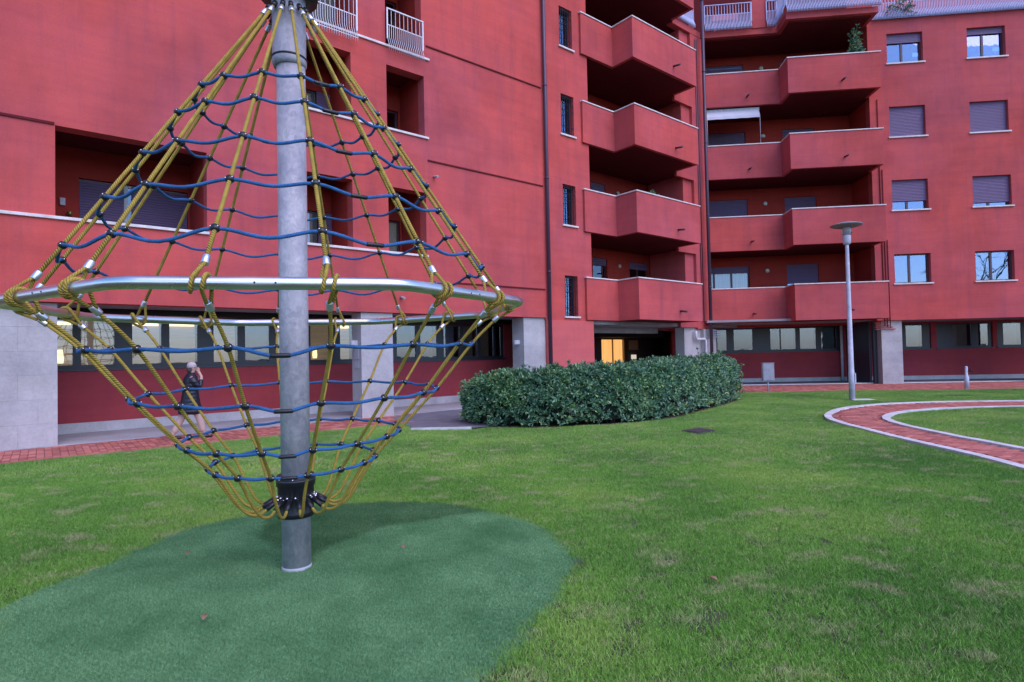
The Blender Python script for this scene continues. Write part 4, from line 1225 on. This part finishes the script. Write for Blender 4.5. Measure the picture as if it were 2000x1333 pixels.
ball_me = {}
def knot_mesh(r_):
    mb = MB().ball((0, 0, 0), r_, 14, 9, (1.12, 1, 0.92))
    mb.lathe((0, -r_ * .55, 0), [(r_ * .9, 0), (r_ * .98, r_ * .25), (r_ * .98, r_ * .8), (r_ * .9, r_ * 1.05)], 14, axis=(0, 1, 0))
    me = bpy.data.meshes.new('knot_clamp'); me.from_pydata([tuple(v) for v in mb.v], [], mb.f); me.polygons.foreach_set('use_smooth', mb.sm); me.update()
    me.materials.append(BLACKR); return me
def bolt_mesh(r_):   # four tiny bolt heads, two pixels each
    mb = MB()
    for s_ in ((-.75, -.62, .32), (.75, -.62, .32), (-.75, .62, .3), (.75, .62, .3)): mb.ball(Vector(s_) * r_, r_ * .2, 6, 4)
    me = bpy.data.meshes.new('clamp_bolts'); me.from_pydata([tuple(v) for v in mb.v], [], mb.f); me.polygons.foreach_set('use_smooth', mb.sm); me.update()
    me.materials.append(NICKEL); return me
KM, BM_ = knot_mesh(0.0255), bolt_mesh(0.0255)
for i in range(9):
    K = knots[i]; pts = []; upper = i < 5
    for k in range(16):
        a, b = K[k], K[(k + 1) % 16]; ch = (b - a).length
        sl = (k == 1) if upper else (k == 0)
        sg = ch * (0.085 if upper else 0.030) * (0.8 + 0.4 * rnd.random())
        if sl: sg = ch * (0.09 if upper else 0.10) * (1.0 if i != 8 else 0.4)
        for j in range(10):
            t = j / 10
            p = a.lerp(b, t)
            # slight outward bow so that the rope reads as a loose loop
            o = Vector((p.x - CX, p.y - CY, 0)).normalized()
            p = p + Vector((0, 0, -sg * math.sin(math.pi * t) ** 2)) + o * (ch * 0.045 * math.sin(math.pi * t))
            pts.append(p)
    br = MB().tube(pts, RB if upper else RB * 1.02, 10, closed=True).build('blue_rope_loop', BROPE, net)
    for k in range(16):
        p = K[k]
        kn = bpy.data.objects.new('knot_clamp', KM); COL.objects.link(kn); kn.parent = br
        th = math.atan2(p.y - CY, p.x - CX)
        kn.matrix_parent_inverse = Matrix.Translation(-net.location)
        kn.location = p; kn.rotation_euler = (rnd.uniform(-.2, .2), rnd.uniform(-.2, .2), th + math.pi / 2)
        kb = bpy.data.objects.new('clamp_bolts', BM_); COL.objects.link(kb); kb.parent = br
        kb.matrix_parent_inverse = Matrix.Translation(-net.location)
        kb['kind'] = 'stuff'; kb.location = p; kb.rotation_euler = kn.rotation_euler
    k = 1 if upper else 0
    seg = pts[k * 10 + 3: k * 10 + 8] if ch < 0.3 else pts[k * 10 + 4: k * 10 + 7]
    c = sum(seg, Vector()) / len(seg); dd = (seg[-1] - seg[0]).normalized(); hl = 0.055
    s_ = MB().tube([c - dd * hl, c - dd * (hl - .01), c + dd * (hl - .01), c + dd * hl], [0.0115, 0.014, 0.014, 0.0115], 12).build('rope_joiner', BLACKR, br)
# children of a child inherit the parent transform: ropes hold world vertices under net, so their own children need the same inverse
for o in list(bpy.data.objects):
    if o.parent and o.parent.parent is net and o.name.split('.')[0] not in ('knot_clamp', 'clamp_bolts'):
        o.matrix_parent_inverse = Matrix.Identity(4)
    if o.parent and o.parent.parent is net and o.name.split('.')[0] in ('knot_clamp', 'clamp_bolts'):
        o.matrix_parent_inverse = Matrix.Identity(4)

# ------------------------------------------------------------------ hedge
LEAF = mat('hedge_leaf', (0.05, 0.11, 0.05), 0.38, 0, 0.5)
_g = N(LEAF, 'ShaderNodeNewGeometry')
_c = ramp(LEAF, _g.outputs['Random Per Island'], [(0.0, (0.040, 0.115, 0.062)), (0.45, (0.10, 0.235, 0.120)), (0.9, (0.20, 0.36, 0.19)), (0.985, (0.42, 0.54, 0.14))])
_c = mixc(LEAF, 1.0, _c, ramp(LEAF, noisen(LEAF, pos(LEAF), 1.5, 4), [(0.35, (0.8, 0.85, 1.0)), (0.7, (1.25, 1.2, 0.95))]), 'MULTIPLY')
setcol(LEAF, _c)
TWIG = mat('hedge_twig', (0.06, 0.045, 0.03), 0.9)
hedge = thing('hedge', (3, 15, 0), 'long low clipped evergreen hedge curving across the lawn before the dark passage', 'hedge')
hf = smooth_open([tuple(p) for p in hedge_front], 8)
hb = smooth_open([(-0.6, 15.5), (0.3, 15.1), (1.2, 15.0), (2.1, 15.4), (2.9, 16.1), (3.8, 17.1), (4.7, 18.4), (5.6, 19.6), (6.6, 20.6)], 8)
def hsec(s, a):
    """point on hedge surface; s 0..1 along, a 0..1 from front foot over the top to back foot"""
    f = along(hf, s); b = along(hb, s); c = (f + b) / 2; half = (b - f) / 2
    H = 1.22 + 0.10 * s - 0.40 * math.exp(-s / 0.12) + 0.05 * math.sin(s * 23) + 0.07 * noise.noise(Vector((s * 14, 0, 7)))
    e = min(1.0, (min(s, 1 - s) / 0.035)) ** 0.5 if min(s, 1 - s) < 0.035 else 1.0
    th = math.pi * a
    cx = -math.cos(th); cz = math.sin(th)
    k = 0.42
    X = math.copysign(abs(cx) ** k, cx); Z = abs(cz) ** k
    X *= (0.86 + 0.14 * Z)
    p2 = c + half * X * (0.55 + 0.45 * e)
    z = 0.10 + (H - 0.10) * Z * (0.75 + 0.25 * e)
    p = Vector((p2.x, p2.y, z))
    nz = noise.noise(p * 1.9) * 0.15 + noise.noise(p * 5.0) * 0.09
    o = Vector((half.x * cx, half.y * cx, 0)).normalized() * abs(cx) + Vector((0, 0, cz)); o.normalize()
    return p + o * nz, o
# dark core shell, the hedge's inner shade put into its colour
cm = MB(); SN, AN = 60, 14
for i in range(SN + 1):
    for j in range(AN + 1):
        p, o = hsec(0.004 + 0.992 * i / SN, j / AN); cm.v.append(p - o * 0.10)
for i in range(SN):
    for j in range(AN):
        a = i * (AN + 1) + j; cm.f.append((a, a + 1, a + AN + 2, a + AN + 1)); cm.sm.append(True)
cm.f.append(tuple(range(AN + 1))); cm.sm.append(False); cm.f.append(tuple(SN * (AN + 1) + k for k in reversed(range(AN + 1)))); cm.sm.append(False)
INNER = mat('hedge_core_shade', (0.010, 0.018, 0.009), 0.95)
cm.build('dark_core', INNER, hedge)
def rosette(mb, p, o, size, nleaf, up=0.5):
    a0 = Vector((0, 0, 1)) if abs(o.z) < .9 else Vector((1, 0, 0))
    x = (a0 - o * a0.dot(o)).normalized(); y = o.cross(x)
    ph = rnd.random() * 6.28
    for k in range(nleaf):
        a = ph + k * 2.4; el = R(rnd.uniform(12, 70)) if k > 2 else R(rnd.uniform(60, 88))
        d = (x * math.cos(a) + y * math.sin(a)) * math.cos(el) + o * math.sin(el); d.normalize()
        sd_ = d.cross(o); 
        if sd_.length < .1: sd_ = d.cross(x)
        sd_.normalize(); nn = sd_.cross(d)
        l = size * rnd.uniform(.7, 1.15); w_ = l * rnd.uniform(.12, .165)
        b = p + d * l * .06; i = len(mb.v)
        mid = b + d * l * .6 + nn * l * .03
        tip = b + d * l - nn * l * .08
        mb.v += [b, mid + sd_ * w_, tip, mid - sd_ * w_]
        mb.f.append((i, i + 1, i + 2, i + 3)); mb.sm.append(True)
fm = MB()
for k in range(9500):
    s = rnd.random(); a = rnd.random() ** 1.0
    # bias to the visible front and the top
    if rnd.random() < 0.62: a = rnd.uniform(0.0, 0.5)
    p, o = hsec(s, a)
    if rnd.random() < 0.06: p = Vector((p.x, p.y, rnd.uniform(0.06, 0.3)))
    o = (o + Vector((rnd.gauss(0, .35), rnd.gauss(0, .35), rnd.gauss(0.35, .3)))).normalized()
    rosette(fm, p + o * (rnd.uniform(-.09, .04) if rnd.random() < .8 else rnd.uniform(.03, .11)), o, rnd.uniform(.075, .14), 9)
for s in (0.02, 0.98):
    for k in range(380):
        f = along(hf, s); b = along(hb, s); q = f.lerp(b, rnd.random())
        dv = (along(hf, .06) - along(hf, 0)).to_3d().normalized() * (-1 if s < .5 else 1)
        p = Vector((q.x, q.y, rnd.uniform(.08, 1.0 if s < .5 else 1.15))) + dv * rnd.uniform(-.05, .16)
        rosette(fm, p, (dv + Vector((rnd.gauss(0, .4), rnd.gauss(0, .4), .4))).normalized(), .085, 9)
# taller shoots on top
tw = MB()
for k in range(46):
    s = rnd.random(); 
    if k < 9: s = [0.17, 0.19, 0.30, 0.36, 0.885, 0.90, 0.95, 0.93, 0.52][k]
    p, o = hsec(s, rnd.uniform(.3, .6)); h = rnd.uniform(.06, .22) * (1.3 if k < 9 else .8)
    q = p + Vector((rnd.gauss(0, .04), rnd.gauss(0, .04), h))
    tw.tube([p - Vector((0, 0, .1)), q], .004, 4)
    rosette(fm, q, Vector((rnd.gauss(0, .2), rnd.gauss(0, .2), 1)).normalized(), .10, 10)
    rosette(fm, (p + q) / 2, Vector((0, 0, 1)), .08, 7)
for k in range(150):
    s = rnd.random(); p, o = hsec(s, rnd.uniform(.02, .2)); g = Vector((p.x, p.y, 0)) - o.to_2d().to_3d() * .3
    tw.tube([g, (g + p) / 2 + Vector((rnd.gauss(0, .05), rnd.gauss(0, .05), .05)), p - o * .08], [.012, .008, .004], 5)
tw.build('stems', TWIG, hedge, kind='stuff')
fo = fm.build('foliage', LEAF, hedge)
fo['kind'] = 'stuff'
BED = concrete('bare_soil', (0.06, 0.042, 0.03), 3, .8, .95)
sheet('soil_bed', hedge_bed, 0.004, BED)

# ------------------------------------------------------------------ lamp post
lp = thing('street_lamp', (10.47, 17.96, 0), 'pale slender lamp post with flat saucer hood standing on the lawn by the path', 'street lamp')
lx, ly = 10.50, 18.0
LPAINT = concrete('lamp_paint', (0.56, 0.56, 0.64), 4, .05, .45)
MB().lathe((lx, ly, 0), [(0.085, 0), (0.085, 0.9), (0.078, 0.93), (0.052, 4.72), (0.05, 4.86)], 20).build('pole', LPAINT, lp)
MB().box(FW, lx - .05, lx + .62, ly - .2, ly + .2, -0.01, 0.035).build('base_slab', KERB, lp)
MB().lathe((lx, ly, 4.84), [(0.052, 0), (0.10, 0.03), (0.115, 0.08), (0.12, 0.28), (0.112, 0.30)], 20).build('lamp_cup', LPAINT, lp)
LENS = mat('lamp_lens', (0.48, 0.50, 0.52), 0.15); LENS.node_tree.nodes['Principled BSDF'].inputs['Transmission Weight'].default_value = 0.5
MB().lathe((lx, ly, 5.14), [(0.10, 0), (0.115, 0.02), (0.135, 0.22), (0.12, 0.25)], 20).build('lens', LENS, lp)
MB().lathe((lx, ly, 5.38), [(0.13, 0), (0.30, 0.015), (0.445, 0.06), (0.455, 0.075), (0.44, 0.09), (0.25, 0.15), (0.05, 0.185), (0.02, 0.187)], 32).build('hood', mat('hood_grey', (0.22, 0.22, 0.22), .5), lp)
MB().box(FW, lx + .06, lx + .09, ly - .09, ly - .04, .55, .85).build('access_door', LPAINT, lp)

# utility box on a post in front of wing B
ub = thing('utility_box', (9.82, 22.33, 0), 'flat grey utility box mounted on a short post at the pavement edge', 'utility box')
UG = concrete('box_grey', (0.33, 0.34, 0.38), 4, .05, .5)
MB().tube([(9.84, 22.4, 0), (9.84, 22.4, 0.45)], 0.03, 10).build('post', UG, ub)
MB().box(FW, 9.62, 10.07, 22.33, 22.46, 0.42, 1.10).build('cabinet', UG, ub, bevel=.012)
MB().box(FW, 9.645, 10.045, 22.318, 22.328, 0.45, 1.07).build('door_panel', UG, ub)
MB().box(FW, 9.60, 10.09, 22.32, 22.47, 1.101, 1.12).build('lid', UG, ub)

# tap post
tp = thing('water_tap_post', (16.84, 21.5, 0), 'slim white garden post with small dark tap on the pavement edge', 'tap post')
MB().lathe((16.84, 21.55, 0), [(0.075, 0), (0.075, 0.48), (0.048, 0.52), (0.045, 0.83), (0.03, 0.86)], 16).build('post', LPAINT, tp)
MB().tube([(16.87, 21.5, 0.68), (16.97, 21.45, 0.68), (17.0, 21.45, 0.63)], 0.018, 8).build('tap', BARS, tp)
MB().ball((16.93, 21.46, 0.73), 0.03, 8, 5).build('handle', BARS, tp)

# ------------------------------------------------------------------ awning, plants, rack on balconies
aw = thing('awning', FB(7.4, 26.95, 12.3), 'short white canvas awning rolled half out over the third balcony in the corner', 'awning')
CANV = mat('awning_canvas', (0.62, 0.60, 0.66), 0.85)
aw.location = (0, 0, 0); aw.location = FB(7.4, 26.95, 12.3)
MB().box(FB, 6.24, 8.62, 26.92, 27.06, 12.44, 12.56).build('cassette', WHITEP, aw)
fb_ = MB(); K = 24
for k in range(K):
    a, b = 6.28 + 2.32 * k / K, 6.28 + 2.32 * (k + 1) / K
    da, db = 0.012 * math.sin(k * 1.1), 0.012 * math.sin((k + 1) * 1.1)
    fb_.quad(FB(a, 26.80 + da, 12.19 + da * .6), FB(b, 26.80 + db, 12.19 + db * .6), FB(b, 26.93, 12.46), FB(a, 26.93, 12.46))
    fb_.quad(FB(a, 26.79 + da, 12.06), FB(b, 26.79 + db, 12.06), FB(b, 26.80 + db, 12.19 + db * .6), FB(a, 26.80 + da, 12.19 + da * .6))
fb_.build('canvas', CANV, aw)
for u in (6.30, 8.60): MB().tube([FB(u, 26.80, 12.2), FB(u, 26.80, 10.86)], 0.010, 6).build('guide_rail', WHITEP, aw)

def leafy(name, base, h, r_, label, kindm, n=70, spike=False, hang=False):
    t = thing(name, base, label, 'plant')
    base = Vector(base); fm_ = MB(); st = MB()
    pot = None
    if not hang:
        MB().lathe(base, [(0.10, 0), (0.14, 0.22), (0.15, 0.24), (0.13, 0.24)], 14).build('pot', mat('terracotta', (0.28, 0.10, 0.05), .8), t)
    z0 = 0.22 if not hang else 0
    for k in range(n):
        if spike:
            a = rnd.random() * 6.28; l = h * rnd.uniform(.5, 1)
            o = Vector((math.cos(a) * r_ * rnd.random(), math.sin(a) * r_ * rnd.random(), z0))
            tip = base + o * 2.0 + Vector((0, 0, l - z0 if not hang else -h * rnd.random()))
            if k % 4 == 0: st.tube([base + Vector((0, 0, z0)), tip], .006, 4)
            rosette(fm_, base + o + (tip - base - o) * rnd.uniform(.2, 1), Vector((math.cos(a), math.sin(a), .3)).normalized(), .16, 6)
        else:
            v = Vector((rnd.gauss(0, r_ * .5), rnd.gauss(0, r_ * .5), rnd.uniform(z0 + .05, h)))
            v.x *= math.sin(math.pi * min(1, (v.z - z0) / (h - z0 + .01) * .8 + .15)); 
            if k % 5 == 0: st.tube([base + Vector((0, 0, z0)), base + v], .005, 4)
            rosette(fm_, base + v, Vector((v.x, v.y, .3)).normalized(), .11, 7)
    st.build('stems', TWIG, t, kind='stuff'); fm_.build('leaves', kindm, t, kind='stuff')
    return t
leafy('potted_plant', FA(19.0, 14.35, 7.0), 1.0, .30, 'bushy potted plant peeping over the middle left balcony parapet', LEAF, 60)
leafy('potted_palm', FB(12.45, 26.2, 12.95), 2.35, .13, 'tall shaggy dark potted plant in corner of the topmost right balcony', LEAF, 230, True)
leafy('trailing_plant', FB(14.6, 26.6, 16.6), .55, .35, 'bright green plant trailing through the roof terrace railing', LEAF, 70, True, True)
rack = thing('drying_rack', FB(9.0, 27.0, 4.35), 'dark patterned folded rack leaning behind the lowest right balcony parapet', 'drying rack')
rk = MB()
for k in range(12):
    u = 8.35 + k * 0.10
    rk.tube([FB(u, 26.98, 3.4), FB(u + .09, 26.98, 4.46)], .008, 5); rk.tube([FB(u + .09, 26.99, 3.4), FB(u, 26.99, 4.46)], .008, 5)
rk.build('lattice', BARS, rack)
MB().tube([FB(8.3, 26.98, 3.1), FB(8.3, 26.98, 4.5), FB(9.6, 26.98, 4.5), FB(9.6, 26.98, 3.1)], .014, 6).build('frame', BARS, rack)
# planter seen on the top terrace
pl_ = thing('terrace_planter', FB(7.3, 27.4, 16.06), 'small red planter box behind the roof terrace railing', 'planter')
MB().box(FB, 6.75, 7.9, 27.2, 27.5, 16.8, 17.05).build('box', RED_GF, pl_)
MB().box(FB, 6.85, 6.92, 27.3, 27.4, 16.06, 16.8).box(FB, 7.72, 7.79, 27.3, 27.4, 16.06, 16.8).build('legs', RED_GF, pl_)

# ------------------------------------------------------------------ fallen leaves on the grass
DRY = mat('dry_leaf', (0.30, 0.18, 0.10), 0.8)
for x, y, nm in ((1.37, 4.10, 'dry brown leaf lying on the real grass right of the turf'), (-0.95, 4.85, 'dry curled leaf on the turf right of the pole'), (-2.70, 4.80, 'dry leaf on the turf left of the pole'), (-1.93, 3.61, 'small dry leaf on the turf nearest the camera')):
    mb = MB(); a = rnd.random() * 6; d = Vector((math.cos(a), math.sin(a), 0)); s_ = Vector((-d.y, d.x, 0)); c = Vector((x, y, .055 if x > 0 else .075))
    i = 0
    mb.v = [c - d * .05, c - d * .01 + s_ * .022 + Vector((0, 0, .014)), c + d * .045, c - d * .01 - s_ * .022 + Vector((0, 0, .012)), c]
    mb.f = [(0, 4, 1), (1, 4, 2), (2, 4, 3), (3, 4, 0)]; mb.sm = [True] * 4
    o = mb.build('fallen_leaf', DRY); tag(o, nm, 'leaf', 'dry leaves on the grass')
    sm_ = o.modifiers.new('thick', 'SOLIDIFY'); sm_.thickness = .001

# ------------------------------------------------------------------ person walking on the pavement
PB = FA(2.42, 13.78, 0.02)
person = thing('person', PB, 'person in black padded coat and pale hat walking with hand raised to face', 'person')
person.rotation_euler = (0, 0, math.atan2(uA.y, uA.x))
def skin(name, material, verts, edges, root=0, sub=2, parent=person):
    me = bpy.data.meshes.new(name)
    me.from_pydata([v[:3] for v in verts], edges, []); me.materials.append(material)
    o = bpy.data.objects.new(name, me); COL.objects.link(o); o.parent = parent
    md = o.modifiers.new('skin', 'SKIN'); md.use_smooth_shade = True
    sv = me.skin_vertices[0].data
    for i, v in enumerate(verts):
        r_ = v[3]; sv[i].radius = r_ if isinstance(r_, tuple) else (r_, r_)
        sv[i].use_root = (i == root)
    if sub:
        s_ = o.modifiers.new('sub', 'SUBSURF'); s_.levels = sub; s_.render_levels = sub
    return o
SKIN = mat('skin', (0.52, 0.30, 0.23), 0.6)
COAT = mat('padded_coat', (0.012, 0.013, 0.022), 0.42)
_w = N(COAT, 'ShaderNodeTexWave', Scale=4.0, wave_type='BANDS', bands_direction='Z', Distortion=1.5); L(COAT, pos(COAT), _w.inputs['Vector']); bump(COAT, _w.outputs['Fac'], 0.35, 0.015)
TROU = mat('beige_trousers', (0.50, 0.33, 0.28), 0.85)
SHOE = mat('dark_shoe', (0.02, 0.018, 0.02), 0.5)
HAT = mat('knitted_hat', (0.46, 0.38, 0.38), 0.9)
# x forward, y left, z up; rear leg at -x
V_ = [(0, 0, .82, .10), (0, 0, 1.0, (.10, .13)), (0.01, 0, 1.18, (.10, .14)), (0.01, 0, 1.29, .075), (0.03, 0, 1.36, .048), (0.045, 0, 1.43, .066), (0.05, 0, 1.52, .082), (0.04, 0, 1.585, .05),
      (-.02, .085, .78, .08), (-.14, .09, .46, .055), (-.31, .09, .12, .04), (-.30, .09, .05, .035), (-.17, .09, .03, .03),
      (.02, -.085, .78, .08), (.15, -.09, .46, .055), (.24, -.09, .12, .04), (.25, -.09, .05, .035), (.38, -.09, .04, .03),
      (0, .17, 1.27, .055), (-.06, .20, 1.02, .042), (.06, .19, .83, .032),
      (0, -.17, 1.27, .055), (.14, -.20, 1.05, .042), (.20, -.12, 1.30, .03), (.16, -.07, 1.38, .022),
      (.115, -.04, .0 + 1.44, .009), (.13, -.055, 1.47, .009), (.15, -.07, 1.465, .009), (.165, -.085, 1.45, .008), (.13, -.03, 1.40, .009),
      (.105, -.03, 1.47, .007), (.12, -.045, 1.51, .007), (.145, -.06, 1.505, .007), (.165, -.075, 1.485, .006),
      (.09, .19, .76, .022), (.10, .18, .70, .008), (.12, .19, .70, .008), (.11, .205, .705, .008), (.13, .175, .74, .008)]
E_ = [(0, 1), (1, 2), (2, 3), (3, 4), (4, 5), (5, 6), (6, 7), (0, 8), (8, 9), (9, 10), (10, 11), (11, 12), (0, 13), (13, 14), (14, 15), (15, 16), (16, 17),
      (3, 18), (18, 19), (19, 20), (3, 21), (21, 22), (22, 23), (23, 24), (24, 25), (24, 26), (24, 27), (24, 28), (24, 29), (25, 30), (26, 31), (27, 32), (28, 33),
      (20, 34), (34, 35), (34, 36), (34, 37), (34, 38)]
skin('body', SKIN, V_, E_)
# face details
def local(mb, name, m_): 
    o = mb.build(name, m_); o.parent = person; return o
fb2 = MB().ball((.128, -.0, 1.475), .014, 8, 6, (1.2, .8, 1.3)); local(fb2, 'nose', SKIN)
ey = MB().ball((.118, .028, 1.50), .009, 8, 6).ball((.118, -.028, 1.50), .009, 8, 6); local(ey, 'eyes', SHOE)
local(MB().ball((.115, 0, 1.435), .012, 8, 6, (.6, 1.6, .5)), 'mouth', mat('lips', (.35, .12, .1), .6))
local(MB().ball((.045, .078, 1.48), .02, 8, 6, (.8, .4, 1.3)).ball((.045, -.078, 1.48), .02, 8, 6, (.8, .4, 1.3)), 'ears', SKIN)
local(MB().lathe((.035, 0, 1.50), [(.084, -.01), (.090, 0), (.092, .03), (.088, .06), (.066, .095), (.025, .11)], 18), 'hat', HAT)
local(MB().ball((-.005, 0, 1.45), .075, 12, 8, (.8, 1, 1)), 'hair', mat('dark_hair', (.06, .045, .04), .8))
# coat: lofted rings from collar to knee
cb = MB()
secs = [(1.40, .03, .062, .075), (1.36, .02, .078, .095), (1.31, .01, .12, .19), (1.22, .01, .145, .215), (1.10, .015, .15, .205), (.98, .01, .155, .20), (.86, .005, .17, .21), (.72, 0, .195, .22), (.58, .005, .235, .23), (.50, .01, .25, .235)]
SG = 24
for i, (z, cx, rx, ry) in enumerate(secs):
    for j in range(SG):
        a = 2 * math.pi * j / SG; q = 1 + 0.02 * math.sin(7 * a + i * 1.3) * (1 if i > 5 else .3)
        cb.v.append(Vector((cx + rx * q * math.cos(a), ry * q * math.sin(a), z + (0.012 * math.sin(a * 2) if i > 8 else 0))))
for i in range(len(secs) - 1):
    for j in range(SG):
        cb.f.append((i * SG + j, (i + 1) * SG + j, (i + 1) * SG + (j + 1) % SG, i * SG + (j + 1) % SG)); cb.sm.append(True)
cb.f.append(tuple(range(SG))); cb.sm.append(False); cb.f.append(tuple((len(secs) - 1) * SG + j for j in reversed(range(SG)))); cb.sm.append(False)
co = local(cb, 'coat', COAT); s_ = co.modifiers.new('sub', 'SUBSURF'); s_.levels = 1; s_.render_levels = 1
skin('sleeve', COAT, [(0, .14, 1.28, .085), (-.02, .205, 1.22, .078), (-.065, .21, 1.03, .066), (.045, .195, .86, .052)], [(0, 1), (1, 2), (2, 3)])
skin('sleeve', COAT, [(0, -.14, 1.28, .085), (.03, -.205, 1.22, .078), (.14, -.20, 1.06, .068), (.185, -.14, 1.25, .052)], [(0, 1), (1, 2), (2, 3)])
skin('trousers', TROU, [(0, 0, .80, .11), (-.02, .085, .76, .095), (-.14, .09, .46, .078), (-.30, .09, .12, .062), (.02, -.085, .76, .095), (.15, -.09, .46, .078), (.235, -.09, .12, .062)], [(0, 1), (1, 2), (2, 3), (0, 4), (4, 5), (5, 6)])
for fx, fy, tz in ((-.31, .09, 0.0), (.245, -.09, 0.0)):
    skin('shoe', SHOE, [(fx - .05, fy, .045, .040), (fx + .05, fy, .042, .040), (fx + .17, fy, .03, .030)], [(0, 1), (1, 2)])
local(MB().tube([(.16, -.003, 1.33), (.168, 0, 1.1), (.168, 0, .9), (.20, 0, .56)], .005, 5), 'zip', mat('zip', (.3, .3, .32), .4, .6))

# ------------------------------------------------------------------ trees behind the viewer (seen only in the window panes and on the steel)
BARK = mat('bark', (0.07, 0.055, 0.045), 0.9)
def branch(mb, p, d, l, r_, lev, tips):
    q = p + d * l; mid = p + d * l * .5 + Vector((rnd.gauss(0, .04), rnd.gauss(0, .04), 0)) * l
    mb.tube([p, mid, q], [r_, r_ * .8, r_ * .6], 5)
    if lev == 0: tips.append(q); return
    for k in range(3 if lev > 1 else 4):
        nd = (d + Vector((rnd.gauss(0, .45), rnd.gauss(0, .45), rnd.gauss(.1, .25)))).normalized()
        branch(mb, q if k else mid, nd, l * rnd.uniform(.6, .8), r_ * .55, lev - 1, tips)
for x, y, h, lab in ((27.8, -14, 4.6, 'bare tree behind the viewer reflected in the lowest right windows'), (41.0, -15, 4.6, 'taller bare tree behind the viewer reflected in the far right windows'), (5.5, -9, 2.2, 'small bare tree behind the viewer facing the left wing')):
    t = thing('bare_tree', (x, y, 0), lab, 'tree', 'bare trees behind the viewer')
    tips = []; mb = MB(); branch(mb, Vector((x, y, 2.2)), Vector((0, 0, 1)), h, .19, 5, tips)
    MB().tube([(x, y, -.05), (x + .03, y, 1), (x, y, 2.2)], [.22, .16, .13], 10).build('trunk', BARK, t)
    mb.build('crown', BARK, t, kind='stuff')
